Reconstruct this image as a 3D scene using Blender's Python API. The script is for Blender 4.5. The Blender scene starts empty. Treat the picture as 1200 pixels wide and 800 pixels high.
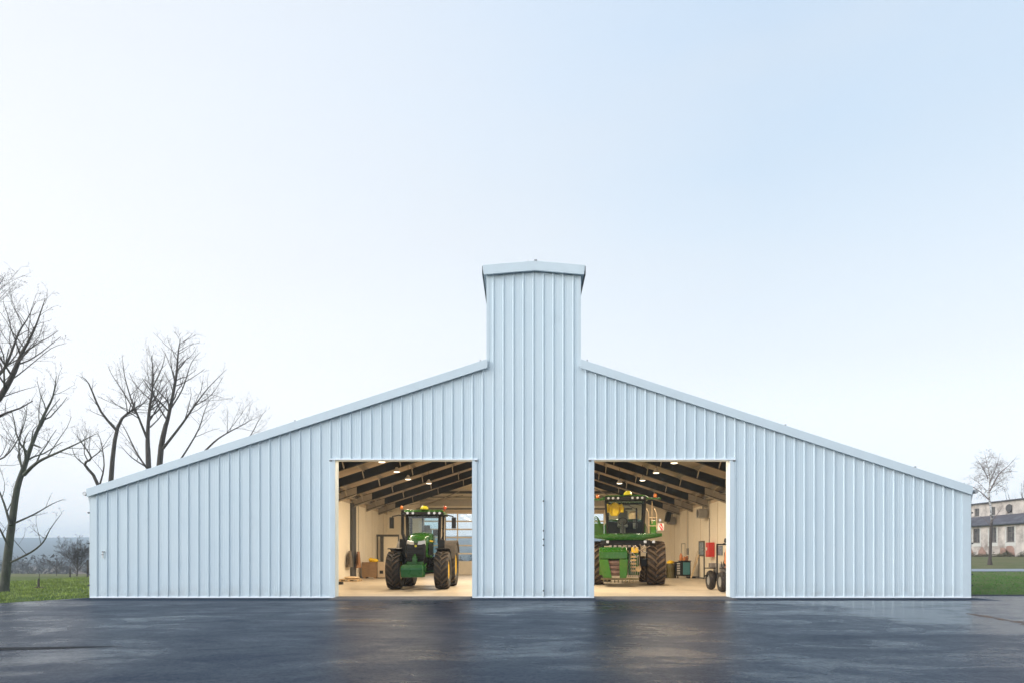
import bpy, math, random
from mathutils import Vector, Matrix, noise
PI = math.pi
R = math.radians
C = bpy.context.scene.collection
scene = bpy.context.scene

# ------------------------------------------------------------------ materials
def newmat(name):
    m = bpy.data.materials.new(name); m.use_nodes = True
    nt = m.node_tree; b = nt.nodes['Principled BSDF']
    return m, nt, b

def ramp(nt, fac, stops):
    n = nt.nodes.new('ShaderNodeValToRGB')
    e = n.color_ramp.elements
    while len(e) < len(stops): e.new(0.5)
    for i, (p, c) in enumerate(stops):
        e[i].position = p
        e[i].color = (c, c, c, 1) if isinstance(c, (int, float)) else (*c, 1)
    nt.links.new(fac, n.inputs[0]); return n.outputs[0]

def noise_tex(nt, scale, detail=4, rough=.55, stretch=None, dist=0, world=True):
    if world:
        g = nt.nodes.new('ShaderNodeNewGeometry'); src = g.outputs['Position']
    else:
        g = nt.nodes.new('ShaderNodeTexCoord'); src = g.outputs['Object']
    if stretch:
        mp = nt.nodes.new('ShaderNodeMapping'); mp.inputs['Scale'].default_value = stretch
        nt.links.new(src, mp.inputs[0]); src = mp.outputs[0]
    n = nt.nodes.new('ShaderNodeTexNoise')
    n.inputs['Scale'].default_value = scale; n.inputs['Detail'].default_value = detail
    n.inputs['Roughness'].default_value = rough; n.inputs['Distortion'].default_value = dist
    nt.links.new(src, n.inputs['Vector']); return n.outputs['Fac']

def mixc(nt, fac, a, b, mode='MIX'):
    n = nt.nodes.new('ShaderNodeMix'); n.data_type = 'RGBA'; n.blend_type = mode
    for key, v in ((0, fac), (6, a), (7, b)):
        if isinstance(v, (int, float)): n.inputs[key].default_value = v if key == 0 else (v, v, v, 1)
        elif isinstance(v, tuple): n.inputs[key].default_value = (*v, 1)
        else: nt.links.new(v, n.inputs[key])
    return n.outputs[2]

def math_node(nt, op, a, b=None, clamp=False):
    n = nt.nodes.new('ShaderNodeMath'); n.operation = op; n.use_clamp = clamp
    for i, v in enumerate((a, b)):
        if v is None: continue
        if isinstance(v, (int, float)): n.inputs[i].default_value = v
        else: nt.links.new(v, n.inputs[i])
    return n.outputs[0]

def bump(nt, b, h, dist=.01, strength=.5):
    n = nt.nodes.new('ShaderNodeBump'); n.inputs['Distance'].default_value = dist
    n.inputs['Strength'].default_value = strength
    nt.links.new(h, n.inputs['Height']); nt.links.new(n.outputs[0], b.inputs['Normal'])

def mat(name, col, rough=.5, metal=0, var=.12, scale=6, spec=.5, bmp=0, bscale=40, coat=0, stretch=None, dirt=None, dirtamt=.5):
    """painted / plain surface with mottled value variation and optional dirt"""
    m, nt, b = newmat(name)
    f = noise_tex(nt, scale, 5, .6, stretch)
    lo = tuple(c * (1 - var) for c in col); hi = tuple(min(1, c * (1 + var)) for c in col)
    c = ramp(nt, f, [(.3, lo), (.7, hi)])
    if dirt:
        d = ramp(nt, noise_tex(nt, scale * .6, 8, .7), [(.48, 0), (.72, dirtamt)])
        c = mixc(nt, d, c, dirt)
    nt.links.new(c, b.inputs['Base Color'])
    r = ramp(nt, noise_tex(nt, scale * 2.3, 4), [(.3, max(.03, rough * .8)), (.7, min(1, rough * 1.2))])
    nt.links.new(r, b.inputs['Roughness'])
    b.inputs['Metallic'].default_value = metal
    b.inputs['Specular IOR Level'].default_value = spec
    b.inputs['Coat Weight'].default_value = coat
    if bmp: bump(nt, b, noise_tex(nt, bscale, 4), .01, bmp)
    return m

def glass(name, tint=(.9, .95, .95), refl=1.0):
    m = bpy.data.materials.new(name); m.use_nodes = True; nt = m.node_tree
    nt.nodes.clear()
    o = nt.nodes.new('ShaderNodeOutputMaterial'); mx = nt.nodes.new('ShaderNodeMixShader')
    t = nt.nodes.new('ShaderNodeBsdfTransparent'); t.inputs[0].default_value = (*tint, 1)
    g = nt.nodes.new('ShaderNodeBsdfGlossy'); g.inputs['Roughness'].default_value = .03
    fr = nt.nodes.new('ShaderNodeFresnel'); fr.inputs['IOR'].default_value = 1.45
    f = math_node(nt, 'MULTIPLY', fr.outputs[0], refl, True)
    nt.links.new(f, mx.inputs[0]); nt.links.new(t.outputs[0], mx.inputs[1]); nt.links.new(g.outputs[0], mx.inputs[2])
    nt.links.new(mx.outputs[0], o.inputs[0]); return m

def emit(name, col, s):
    m, nt, b = newmat(name)
    b.inputs['Base Color'].default_value = (*col, 1)
    b.inputs['Emission Color'].default_value = (*col, 1); b.inputs['Emission Strength'].default_value = s
    return m

M = {}
# painted steel cladding: faint vertical streaks, blotches and a scuffed foot
def m_clad():
    m, nt, b = newmat('pale_painted_steel')
    st = noise_tex(nt, 1.0, 5, .6, (9, 9, .25))
    bl = noise_tex(nt, .35, 5, .6)
    c = ramp(nt, st, [(.3, (.69, .785, .83)), (.7, (.72, .81, .85))])
    c = mixc(nt, ramp(nt, bl, [(.35, 0), (.75, .35)]), c, (.56, .70, .80))
    sm = ramp(nt, noise_tex(nt, 1.3, 7, .65), [(.60, 0), (.78, .28)])
    c = mixc(nt, sm, c, (.45, .53, .58))
    g = nt.nodes.new('ShaderNodeNewGeometry'); sp = nt.nodes.new('ShaderNodeSeparateXYZ'); nt.links.new(g.outputs['Position'], sp.inputs[0])
    wn = nt.nodes.new('ShaderNodeTexWhiteNoise'); wn.noise_dimensions = '1D'
    nt.links.new(math_node(nt, 'FLOOR', math_node(nt, 'MULTIPLY', math_node(nt, 'ADD', sp.outputs[0], .3), .952)), wn.inputs['W'])
    c = mixc(nt, math_node(nt, 'MULTIPLY', wn.outputs['Value'], .16), c, (.56, .66, .73))      # sheets from different coils
    low = math_node(nt, 'MULTIPLY', math_node(nt, 'SUBTRACT', .55, sp.outputs[2]), 2.2, True)
    spl = math_node(nt, 'MULTIPLY', low, ramp(nt, noise_tex(nt, 2.2, 7, .7), [(.38, 0), (.7, .55)]))
    c = mixc(nt, spl, c, (.42, .44, .44))                                                      # splashed foot
    nt.links.new(c, b.inputs['Base Color'])
    b.inputs['Roughness'].default_value = .42
    b.inputs['Specular IOR Level'].default_value = .4
    bump(nt, b, noise_tex(nt, .8, 3, .5), .03, .35)
    return m
M['clad'] = m_clad()
M['trim'] = mat('pale_trim_steel', (.68, .77, .815), .4, var=.03, scale=2, spec=.4)
M['white_trim'] = mat('white_flashing', (.80, .84, .87), .4, var=.03, scale=2)
M['roof'] = mat('roof_steel', (.55, .63, .68), .45, var=.05)
M['bracket'] = mat('dark_bracket', (.05, .055, .06), .5)
M['zinc'] = mat('galvanised_steel', (.42, .43, .44), .42, .6, .12, 9)
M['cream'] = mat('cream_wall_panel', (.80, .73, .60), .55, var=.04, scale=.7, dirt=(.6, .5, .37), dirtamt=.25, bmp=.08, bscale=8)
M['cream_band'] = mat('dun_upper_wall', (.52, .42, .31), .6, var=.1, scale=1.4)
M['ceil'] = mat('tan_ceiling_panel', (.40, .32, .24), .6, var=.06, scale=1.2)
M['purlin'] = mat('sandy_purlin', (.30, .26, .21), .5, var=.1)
M['black_steel'] = mat('black_painted_steel', (.012, .012, .012), .6, var=.2, spec=.15)
M['dark_frame'] = mat('dark_grey_frame', (.06, .06, .06), .5)
M['floor'] = mat('beige_concrete_floor', (.58, .50, .39), .34, var=.10, scale=.55, dirt=(.30, .25, .19), dirtamt=.65, bmp=.05, bscale=30)
M['sill'] = mat('grey_threshold_concrete', (.075, .078, .088), .75, var=.25, scale=2.5, bmp=.2, spec=.15)
M['glass'] = glass('clear_pane')
M['screen_glass'] = glass('clear_cab_pane', (.86, .90, .88), .8)
M['cab_glass'] = glass('cab_pane', (.72, .82, .82), 1.6)
M['panel_frame'] = mat('pale_door_section', (.66, .60, .50), .5, var=.05)
M['brown_panel'] = mat('brown_door_section', (.50, .40, .29), .55, var=.06)
M['lamp'] = emit('lamp_glow', (1, .88, .68), 3)
M['lamp_shade'] = mat('lamp_housing', (.5, .48, .44), .4, .5)
M['green'] = mat('machine_green', (.012, .085, .005), .26, var=.1, scale=3, coat=.15, spec=.35, dirt=(.10, .115, .03), dirtamt=.25)
M['green_light'] = mat('bright_machine_green', (.028, .125, .004), .32, var=.12, scale=3, coat=.15, spec=.35, dirt=(.16, .16, .04), dirtamt=.3)
M['green_box'] = mat('clean_machine_green', (.004, .078, .016), .3, var=.08, scale=3, coat=.15, spec=.35)
M['yellow'] = mat('machine_yellow', (.72, .46, .02), .35, var=.1, dirt=(.3, .2, .08), dirtamt=.5)
M['dome'] = mat('yellow_green_dome', (.50, .48, .02), .35, var=.05)
M['lug'] = mat('dusty_tyre_lug', (.040, .032, .026), .8, var=.6, scale=4, dirt=(.15, .105, .07), dirtamt=.7, bmp=.2)
M['lug_brown'] = mat('muddy_tyre_lug', (.095, .066, .044), .85, var=.35, scale=4, dirt=(.21, .145, .09), dirtamt=.6, bmp=.2)
M['rubber'] = mat('dusty_tyre_rubber', (.014, .013, .013), .7, var=.25, scale=5, dirt=(.05, .035, .025), dirtamt=.5, bmp=.3)
M['rubber_brown'] = mat('muddy_tyre_rubber', (.035, .024, .017), .8, var=.3, scale=5, dirt=(.07, .048, .03), dirtamt=.6, bmp=.3)
M['black'] = mat('black_plastic', (.009, .009, .010), .45, var=.2, spec=.3)
M['dusty_black'] = mat('dusty_black_plastic', (.06, .052, .045), .6, var=.3, dirt=(.2, .15, .1), dirtamt=.6)
M['amber'] = mat('amber_beacon', (.50, .14, .015), .25)
M['red_amber'] = mat('red_beacon', (.45, .07, .025), .25)
M['lens'] = mat('lamp_lens', (.45, .48, .52), .12, .3, .05)
M['steel'] = mat('worn_steel', (.36, .33, .31), .38, .8, .25, 9, dirt=(.23, .12, .08), dirtamt=.7)
M['rusty'] = mat('rust_red_roller', (.15, .095, .08), .5, .4, .3, 9)
M['brass'] = mat('hose_mix', (.42, .30, .14), .5, .2, .4, 20)
M['red'] = mat('red_enamel', (.62, .035, .03), .35, var=.06)
M['white'] = mat('white_paint', (.78, .78, .76), .45, var=.04)
M['teal'] = mat('teal_enamel', (.05, .20, .24), .38, var=.1)
M['olive'] = mat('olive_drum', (.10, .085, .03), .55, var=.2)
M['orange'] = mat('orange_plastic', (.55, .20, .06), .5, var=.12)
M['yellow_cloth'] = mat('yellow_hivis_cloth', (.85, .55, .02), .8, var=.15, scale=12)
M['wood'] = mat('brown_plywood', (.27, .165, .085), .7, var=.25, scale=3, stretch=(1, 1, 8))
M['pale_wood'] = mat('pale_pallet_wood', (.52, .38, .22), .75, var=.2, scale=4)
M['coat_grey'] = mat('grey_brown_cloth', (.13, .105, .08), .9, var=.25, scale=10)
M['coat_brown'] = mat('rust_brown_cloth', (.30, .15, .075), .9, var=.2, scale=10)
M['bluepane'] = mat('blue_grey_pane', (.17, .23, .29), .25, var=.2, scale=3)
M['beige'] = mat('beige_cloth', (.62, .47, .30), .8)
M['grey'] = mat('mid_grey_plastic', (.20, .20, .20), .5)
M['heater'] = mat('grey_heater_casing', (.36, .33, .29), .5, .2)
M['bark'] = mat('grey_brown_bark', (.085, .070, .058), .9, var=.35, scale=5, stretch=(3, 3, .6), bmp=.6, bscale=14)
M['bark_mossy'] = mat('mossy_bark', (.080, .078, .060), .9, var=.35, scale=5, stretch=(3, 3, .6), dirt=(.07, .09, .04), dirtamt=.6, bmp=.7, bscale=14)
M['twig'] = mat('bare_twig', (.085, .066, .060), .9, var=.25, scale=3)
M['birch_twig'] = mat('birch_twig', (.19, .145, .135), .9, var=.25, scale=3)
M['mulch'] = mat('dark_mulch', (.075, .04, .022), .95, var=.4, scale=14, bmp=.6)
M['plaster'] = mat('flaking_plaster', (.60, .53, .47), .85, var=.25, scale=.9, dirt=(.17, .125, .095), dirtamt=.9, bmp=.3, bscale=3)
M['brick'] = mat('bare_brick_patch', (.36, .22, .17), .9, var=.25, scale=1.2)
M['slate'] = mat('weathered_slate', (.105, .10, .115), .8, var=.3, scale=.9, bmp=.4, bscale=5)
M['old_pane'] = mat('grimy_window_pane', (.085, .075, .07), .3, var=.5, scale=1.0)
M['old_frame'] = mat('flaking_window_frame', (.60, .58, .53), .7, var=.1)
M['old_sash'] = mat('rotten_window_sash', (.20, .18, .16), .8, var=.3)

def m_birch():
    m, nt, b = newmat('birch_bark')
    f = noise_tex(nt, 3.0, 5, .6, (1, 1, 4))
    c = ramp(nt, f, [(.42, (.09, .075, .07)), (.52, (.62, .60, .58))])
    g = nt.nodes.new('ShaderNodeNewGeometry'); s = nt.nodes.new('ShaderNodeSeparateXYZ')
    nt.links.new(g.outputs['Position'], s.inputs[0])
    k = math_node(nt, 'MULTIPLY', math_node(nt, 'SUBTRACT', 5.6, s.outputs[2]), 1.2, True)
    c = mixc(nt, k, c, (.085, .065, .055))      # old fissured bark low on the stem
    nt.links.new(c, b.inputs['Base Color']); b.inputs['Roughness'].default_value = .85
    return m
M['birch'] = m_birch()

def m_asphalt():
    m, nt, b = newmat('wet_asphalt')
    grain = noise_tex(nt, 42, 3, .75)
    big = noise_tex(nt, .20, 7, .66, (.75, 1, 1), .9)
    mid = noise_tex(nt, .9, 7, .70, (.7, 1, 1), .9)
    stre = noise_tex(nt, 1.1, 7, .66, (.35, 1, 1), .8)
    c = ramp(nt, grain, [(.32, (.004, .009, .019)), (.70, (.052, .074, .112))])
    c = mixc(nt, ramp(nt, big, [(.4, 0), (.65, .7)]), c, (.014, .023, .040))
    # dry tan silt left in the dips
    silt = math_node(nt, 'MULTIPLY', ramp(nt, stre, [(.60, 0), (.72, 1)]), ramp(nt, mid, [(.5, 0), (.65, .4)]))
    c = mixc(nt, silt, c, (.17, .15, .125))
    nt.links.new(c, b.inputs['Base Color'])
    g0 = nt.nodes.new('ShaderNodeNewGeometry'); s0 = nt.nodes.new('ShaderNodeSeparateXYZ'); nt.links.new(g0.outputs['Position'], s0.inputs[0])
    # two laid lanes meeting in a seam at the right, the far one holding more water
    edge = math_node(nt, 'ADD', s0.outputs[1], math_node(nt, 'ADD', 10.25, math_node(nt, 'MULTIPLY', math_node(nt, 'SUBTRACT', mid, .5), .5)))
    lane = math_node(nt, 'MULTIPLY', math_node(nt, 'MULTIPLY', edge, 6, True), math_node(nt, 'MULTIPLY', math_node(nt, 'SUBTRACT', s0.outputs[0], 4.5), .2, True))
    near = math_node(nt, 'MULTIPLY', math_node(nt, 'MULTIPLY', math_node(nt, 'ADD', edge, 2.1), -4, True), math_node(nt, 'MULTIPLY', math_node(nt, 'SUBTRACT', s0.outputs[0], 1.0), .2, True))
    extra = math_node(nt, 'ADD', math_node(nt, 'MULTIPLY', lane, .10), math_node(nt, 'MULTIPLY', near, .06))
    wet = math_node(nt, 'ADD', extra, math_node(nt, 'MULTIPLY', big, .5))
    wet = math_node(nt, 'ADD', wet, math_node(nt, 'ADD', math_node(nt, 'MULTIPLY', mid, .3), math_node(nt, 'MULTIPLY', stre, .25)))
    r = ramp(nt, wet, [(.42, .40), (.53, .31), (.65, .17)])
    # dry strip under the rake of the gable
    g = nt.nodes.new('ShaderNodeNewGeometry'); s = nt.nodes.new('ShaderNodeSeparateXYZ')
    nt.links.new(g.outputs['Position'], s.inputs[0])
    wob = math_node(nt, 'ADD', s.outputs[1], math_node(nt, 'MULTIPLY', mid, 1.2))
    dry = math_node(nt, 'MULTIPLY', math_node(nt, 'ADD', wob, 1.0), 1.4, True)
    dry = math_node(nt, 'MULTIPLY', dry, math_node(nt, 'LESS_THAN', math_node(nt, 'ABSOLUTE', math_node(nt, 'SUBTRACT', s.outputs[0], .25)), 15.6))
    r2 = mixc(nt, dry, r, .75)
    nt.links.new(r2, b.inputs['Roughness'])
    b.inputs['IOR'].default_value = 1.4
    lum = mixc(nt, dry, ramp(nt, wet, [(.42, .022), (.55, .050), (.66, .24)]), .10)
    lum = math_node(nt, 'MULTIPLY', lum, ramp(nt, noise_tex(nt, 13, 6, .8), [(.36, .2), (.64, 1.9)]))
    nt.links.new(lum, b.inputs['Specular IOR Level'])
    h = math_node(nt, 'ADD', math_node(nt, 'MULTIPLY', grain, .6), math_node(nt, 'MULTIPLY', mid, .8))
    bump(nt, b, h, .014, .5)
    return m
M['asphalt'] = m_asphalt()
M['patch'] = mat('dry_asphalt_patch', (.030, .031, .034), .9, var=.3, scale=8, bmp=.4, spec=.1)
M['silt'] = mat('rusty_silt', (.17, .105, .07), .8, var=.4, scale=5)
M['path'] = mat('pale_tarmac_path', (.30, .32, .36), .6, var=.12, scale=2)

def m_ground():
    m, nt, b = newmat('grassland')
    g = nt.nodes.new('ShaderNodeNewGeometry'); s = nt.nodes.new('ShaderNodeSeparateXYZ')
    nt.links.new(g.outputs['Position'], s.inputs[0])
    n1 = noise_tex(nt, .5, 6, .65); n2 = noise_tex(nt, 6, 5, .7); n3 = noise_tex(nt, .012, 4, .5)
    lawn = ramp(nt, n1, [(.32, (.105, .165, .034)), (.68, (.18, .22, .06))])
    lawn = mixc(nt, ramp(nt, n2, [(.35, .55), (.7, 0)]), lawn, (.040, .060, .016))
    # dead stalks showing further down the slope
    far = math_node(nt, 'MULTIPLY', math_node(nt, 'SUBTRACT', s.outputs[1], 5), .03, True)
    lawn = mixc(nt, math_node(nt, 'MULTIPLY', far, ramp(nt, n1, [(.3, .45), (.6, .95)])), lawn, (.19, .17, .085))
    field = ramp(nt, n3, [(.42, (.17, .115, .09)), (.58, (.10, .115, .06))])
    field = mixc(nt, math_node(nt, 'MULTIPLY', math_node(nt, 'SUBTRACT', s.outputs[1], 330), .01, True), field, (.060, .072, .075))
    k = math_node(nt, 'MULTIPLY', math_node(nt, 'SUBTRACT', s.outputs[1], 60), .02, True)
    c = mixc(nt, k, lawn, field)
    nt.links.new(c, b.inputs['Base Color']); b.inputs['Roughness'].default_value = .95
    b.inputs['Specular IOR Level'].default_value = .15
    bump(nt, b, n2, .06, .7)
    return m
M['ground'] = m_ground()
M['blade'] = mat('grass_blade', (.26, .32, .07), .8, var=.4, scale=1.1)
M['blade_dark'] = mat('deep_green_grass_blade', (.085, .21, .030), .8, var=.4, scale=1.1)
M['wood_far'] = mat('distant_bare_wood', (.060, .052, .045), .95, var=.35, scale=.05)
M['weed'] = mat('dry_weeds', (.10, .085, .045), .95, var=.4, scale=2)

# ------------------------------------------------------------------ mesh builder
class MB:
    def __init__(s): s.v = []; s.f = []; s.mi = []
    def add(s, vs, fs, mi=0):
        o = len(s.v); s.v.extend([tuple(p) for p in vs])
        for f in fs: s.f.append(tuple(i + o for i in f)); s.mi.append(mi)
    def quad(s, a, b, c, d, mi=0): s.add([a, b, c, d], [(0, 1, 2, 3)], mi)
    def box(s, c, d, rot=None, mi=0):
        x, y, z = d[0] / 2, d[1] / 2, d[2] / 2
        vs = [Vector(p) for p in ((-x, -y, -z), (x, -y, -z), (x, y, -z), (-x, y, -z), (-x, -y, z), (x, -y, z), (x, y, z), (-x, y, z))]
        if rot is not None:
            vs = [rot @ p for p in vs]
        cv = Vector(c)
        s.add([p + cv for p in vs], [(0, 3, 2, 1), (4, 5, 6, 7), (0, 1, 5, 4), (1, 2, 6, 5), (2, 3, 7, 6), (3, 0, 4, 7)], mi)
    def bb(s, x0, x1, y0, y1, z0, z1, mi=0):
        s.box(((x0 + x1) / 2, (y0 + y1) / 2, (z0 + z1) / 2), (abs(x1 - x0), abs(y1 - y0), abs(z1 - z0)), None, mi)
    def bar(s, a, b, w, h, mi=0):
        a, b = Vector(a), Vector(b); d = b - a; L = d.length
        rot = d.to_track_quat('X', 'Z').to_matrix()
        s.box((a + b) / 2, (L, w, h), rot, mi)
    def tube(s, pts, rad, n=8, mi=0, cap=True):
        pts = [Vector(p) for p in pts]
        if isinstance(rad, (int, float)): rad = [rad] * len(pts)
        o = len(s.v); up = None
        for i, p in enumerate(pts):
            t = (pts[min(i + 1, len(pts) - 1)] - pts[max(i - 1, 0)]).normalized()
            if up is None:
                up = t.orthogonal().normalized()
            up = (up - t * up.dot(t))
            up = up.normalized() if up.length > 1e-5 else t.orthogonal().normalized()
            sd = t.cross(up)
            for k in range(n):
                a = 2 * PI * k / n
                s.v.append(tuple(p + (up * math.cos(a) + sd * math.sin(a)) * rad[i]))
        for i in range(len(pts) - 1):
            for k in range(n):
                k2 = (k + 1) % n
                s.f.append((o + i * n + k, o + i * n + k2, o + (i + 1) * n + k2, o + (i + 1) * n + k)); s.mi.append(mi)
        if cap:
            s.f.append(tuple(o + k for k in reversed(range(n)))); s.mi.append(mi)
            e = o + (len(pts) - 1) * n
            s.f.append(tuple(e + k for k in range(n))); s.mi.append(mi)
    def lathe(s, prof, c, axis='X', n=32, mi=0, close=False):
        """prof: (offset along axis, radius)"""
        o = len(s.v); c = Vector(c)
        for (a, r) in prof:
            for k in range(n):
                t = 2 * PI * k / n; u, w = r * math.cos(t), r * math.sin(t)
                p = {'X': (a, u, w), 'Y': (w, a, u), 'Z': (u, w, a)}[axis]
                s.v.append(tuple(c + Vector(p)))
        m = len(prof)
        for i in range(m if close else m - 1):
            j = (i + 1) % m
            for k in range(n):
                k2 = (k + 1) % n
                s.f.append((o + i * n + k, o + i * n + k2, o + j * n + k2, o + j * n + k)); s.mi.append(mi)
        if not close:
            if prof[0][1] > 1e-4: s.f.append(tuple(o + k for k in reversed(range(n)))); s.mi.append(mi)
            if prof[-1][1] > 1e-4:
                e = o + (m - 1) * n
                s.f.append(tuple(e + k for k in range(n))); s.mi.append(mi)
    def prism_y(s, poly, y0, y1, mi=0):
        """poly in XZ, counter-clockwise seen from -Y"""
        n = len(poly)
        vs = [(x, y0, z) for x, z in poly] + [(x, y1, z) for x, z in poly]
        fs = [tuple(range(n)), tuple(range(2 * n - 1, n - 1, -1))]
        for i in range(n):
            j = (i + 1) % n; fs.append((j, i, n + i, n + j))
        s.add(vs, fs, mi)
    def prism_x(s, poly, x0, x1, mi=0):
        """poly in YZ"""
        n = len(poly)
        vs = [(x0, y, z) for y, z in poly] + [(x1, y, z) for y, z in poly]
        fs = [tuple(range(n)), tuple(range(2 * n - 1, n - 1, -1))]
        for i in range(n):
            j = (i + 1) % n; fs.append((j, i, n + i, n + j))
        s.add(vs, fs, mi)
    def loft(s, rings, mi=0, cap=True):
        n = len(rings[0]); o = len(s.v)
        for r in rings: s.v.extend([tuple(p) for p in r])
        for i in range(len(rings) - 1):
            for k in range(n):
                k2 = (k + 1) % n
                s.f.append((o + i * n + k, o + i * n + k2, o + (i + 1) * n + k2, o + (i + 1) * n + k)); s.mi.append(mi)
        if cap:
            s.f.append(tuple(o + k for k in reversed(range(n)))); s.mi.append(mi)
            e = o + (len(rings) - 1) * n
            s.f.append(tuple(e + k for k in range(n))); s.mi.append(mi)
    def ball(s, c, r, n=10, m=7, mi=0, jit=0, seed=0):
        rng = random.Random(seed); rx, ry, rz = (r, r, r) if isinstance(r, (int, float)) else r
        rings = []
        for i in range(m + 1):
            th = PI * i / m
            ring = []
            for k in range(n):
                a = 2 * PI * k / n; q = 1 + rng.uniform(-jit, jit)
                sn = max(math.sin(th), .02)
                ring.append((c[0] + rx * sn * math.cos(a) * q, c[1] + ry * sn * math.sin(a) * q, c[2] - rz * math.cos(th) * q))
            rings.append(ring)
        s.loft(rings, mi)
    def build(s, name, mats, parent=None, smooth=False, bevel=0, recalc=True):
        me = bpy.data.meshes.new(name)
        me.from_pydata(s.v, [], s.f)
        if not isinstance(mats, (list, tuple)): mats = [mats]
        for m in mats: me.materials.append(M[m] if isinstance(m, str) else m)
        if len(mats) > 1: me.polygons.foreach_set('material_index', s.mi)
        if recalc:
            import bmesh
            b = bmesh.new(); b.from_mesh(me); bmesh.ops.recalc_face_normals(b, faces=b.faces); b.to_mesh(me); b.free()
        if smooth:
            me.polygons.foreach_set('use_smooth', [True] * len(me.polygons))
            try: me.set_sharp_from_angle(angle=R(smooth if smooth is not True else 40))
            except Exception: pass
        me.update()
        o = bpy.data.objects.new(name, me); C.objects.link(o)
        if parent: o.parent = parent
        if bevel:
            bv = o.modifiers.new('edge', 'BEVEL'); bv.width = bevel; bv.segments = 2; bv.limit_method = 'ANGLE'; bv.angle_limit = R(35)
        return o

def build_each(self, name, mats, parent=None, per=1, **kw):
    """one object per group of `per` added shapes"""
    out = []
    for i in range(0, len(self.log), per):
        a = self.log[i]; b = self.log[min(i + per, len(self.log)) - 1]
        q = MB(); q.v = self.v[a[0]:b[1]]; q.f = [tuple(k - a[0] for k in f) for f in self.f[a[2]:b[3]]]; q.mi = self.mi[a[2]:b[3]]
        out.append(q.build(name, mats, parent, **kw))
    return out
def logged(fn):
    def w(self, *a, **k):
        d = getattr(self, 'depth', 0); self.depth = d + 1
        v0, f0 = len(self.v), len(self.f); r = fn(self, *a, **k); self.depth = d
        if d == 0:
            if not hasattr(self, 'log'): self.log = []
            self.log.append((v0, len(self.v), f0, len(self.f)))
        return r
    return w
for nm in ('add', 'quad', 'box', 'bb', 'bar', 'tube', 'lathe', 'prism_y', 'prism_x', 'loft', 'ball'):
    setattr(MB, nm, logged(getattr(MB, nm)))
MB.build_each = build_each
def tag(o, label, cat, group=None):
    o['label'] = label; o['category'] = cat
    if group: o['group'] = group
    return o
def thing(name, label, cat, loc=(0, 0, 0), rz=0, group=None):
    o = bpy.data.objects.new(name, None); C.objects.link(o)
    o.location = loc; o.rotation_euler = (0, 0, rz); o.empty_display_size = .2
    return tag(o, label, cat, group)
def setting(o, kind='structure'):
    o['kind'] = kind; return o
def copy_thing(src, loc, rz, label):
    r = src.copy(); C.objects.link(r); r.location = loc; r.rotation_euler = (0, 0, rz); r['label'] = label
    for ch in list(src.children):
        c = ch.copy(); C.objects.link(c); c.parent = r
        for g in list(ch.children):
            d = g.copy(); C.objects.link(d); d.parent = c
    return r

def ss(a, b, x):
    t = min(1, max(0, (x - a) / (b - a))); return t * t * (3 - 2 * t)

CAMH = 1.5; CAMD = 22.0; F = 733.3; VX = 613.0; HY = 650.0
def at(px, py, d):
    """real position of something seen at px,py when it stands d metres away"""
    return Vector(((px - VX) * d / F, d - CAMD, CAMH + (HY - py) * d / F))

# ------------------------------------------------------------------ ground
YARD = [(-60, -14), (-40, -12), (-23, -8), (-18.6, -5), (-16.45, -2.4), (-15.75, -.8), (-15.3, .35), (15.85, .35), (15.9, 1.15), (30, 1.45), (60, 1.9), (60, -45), (-60, -45)]
def in_poly(x, y, P):
    r = False; n = len(P); j = n - 1
    for i in range(n):
        xi, yi = P[i]; xj, yj = P[j]
        if (yi > y) != (yj > y) and x < (xj - xi) * (y - yi) / (yj - yi) + xi: r = not r
        j = i
    return r
def d_poly(x, y, P):
    best = 1e9; n = len(P)
    for i in range(n):
        ax, ay = P[i]; bx, by = P[(i + 1) % n]
        dx, dy = bx - ax, by - ay
        t = max(0, min(1, ((x - ax) * dx + (y - ay) * dy) / (dx * dx + dy * dy)))
        best = min(best, (x - ax - t * dx) ** 2 + (y - ay - t * dy) ** 2)
    return math.sqrt(best)
def hgt(x, y):
    h = -.03
    inside_hall = -15.6 < x < 16.1 and -.2 < y < 27
    if in_poly(x, y, YARD) or inside_hall: return h
    near = abs(x) < 70 and -60 < y < 70
    e = min(d_poly(x, y, YARD), 4) if near else 4
    h += .10 * ss(0, .7, e) + .05 * ss(.5, 4, e)
    lf = 1 - ss(8, 34, x)
    roll = noise.noise((x * .06, y * .06, 3.1)) * .25 * ss(8, 25, y) + noise.noise((x * .3, y * .3, 1.1)) * .03 * ss(.5, 3, e)
    h += roll
    h += lf * (-1.0 * ss(14, 48, y) - 4.6 * ss(45, 190, y))
    h += (1 - lf) * (1.15 * ss(33, 52, y))
    hill = ss(500, 1900, y) * (62 + 9 * noise.noise((x * .0009, 0, 4.4)) + 5 * noise.noise((x * .004, y * .003, 2)))
    h += hill
    if y < -60: h += 0
    return h
def axis(pts):
    out = []
    for a, b, s in pts:
        n = max(1, round((b - a) / s))
        out += [a + (b - a) * i / n for i in range(n)]
    out.append(pts[-1][1]); return out
xs = axis([(-2600, -300, 115), (-300, -60, 20), (-60, -28, 4), (-28, -14, .35), (-14, 14, 2), (14, 34, .5), (34, 80, 2), (80, 300, 20), (300, 2600, 115)])
ys = axis([(-120, -20, 10), (-20, -9, 2), (-9, 8, .35), (8, 30, 1), (30, 70, 2), (70, 260, 10), (260, 1000, 37), (1000, 2200, 80)])
mb = MB()
mb.v = [(x, y, hgt(x, y)) for y in ys for x in xs]
nx = len(xs)
for j in range(len(ys) - 1):
    for i in range(nx - 1):
        a = j * nx + i; mb.f.append((a, a + 1, a + nx + 1, a + nx)); mb.mi.append(0)
setting(mb.build('ground', 'ground', smooth=180, recalc=False))

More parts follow.
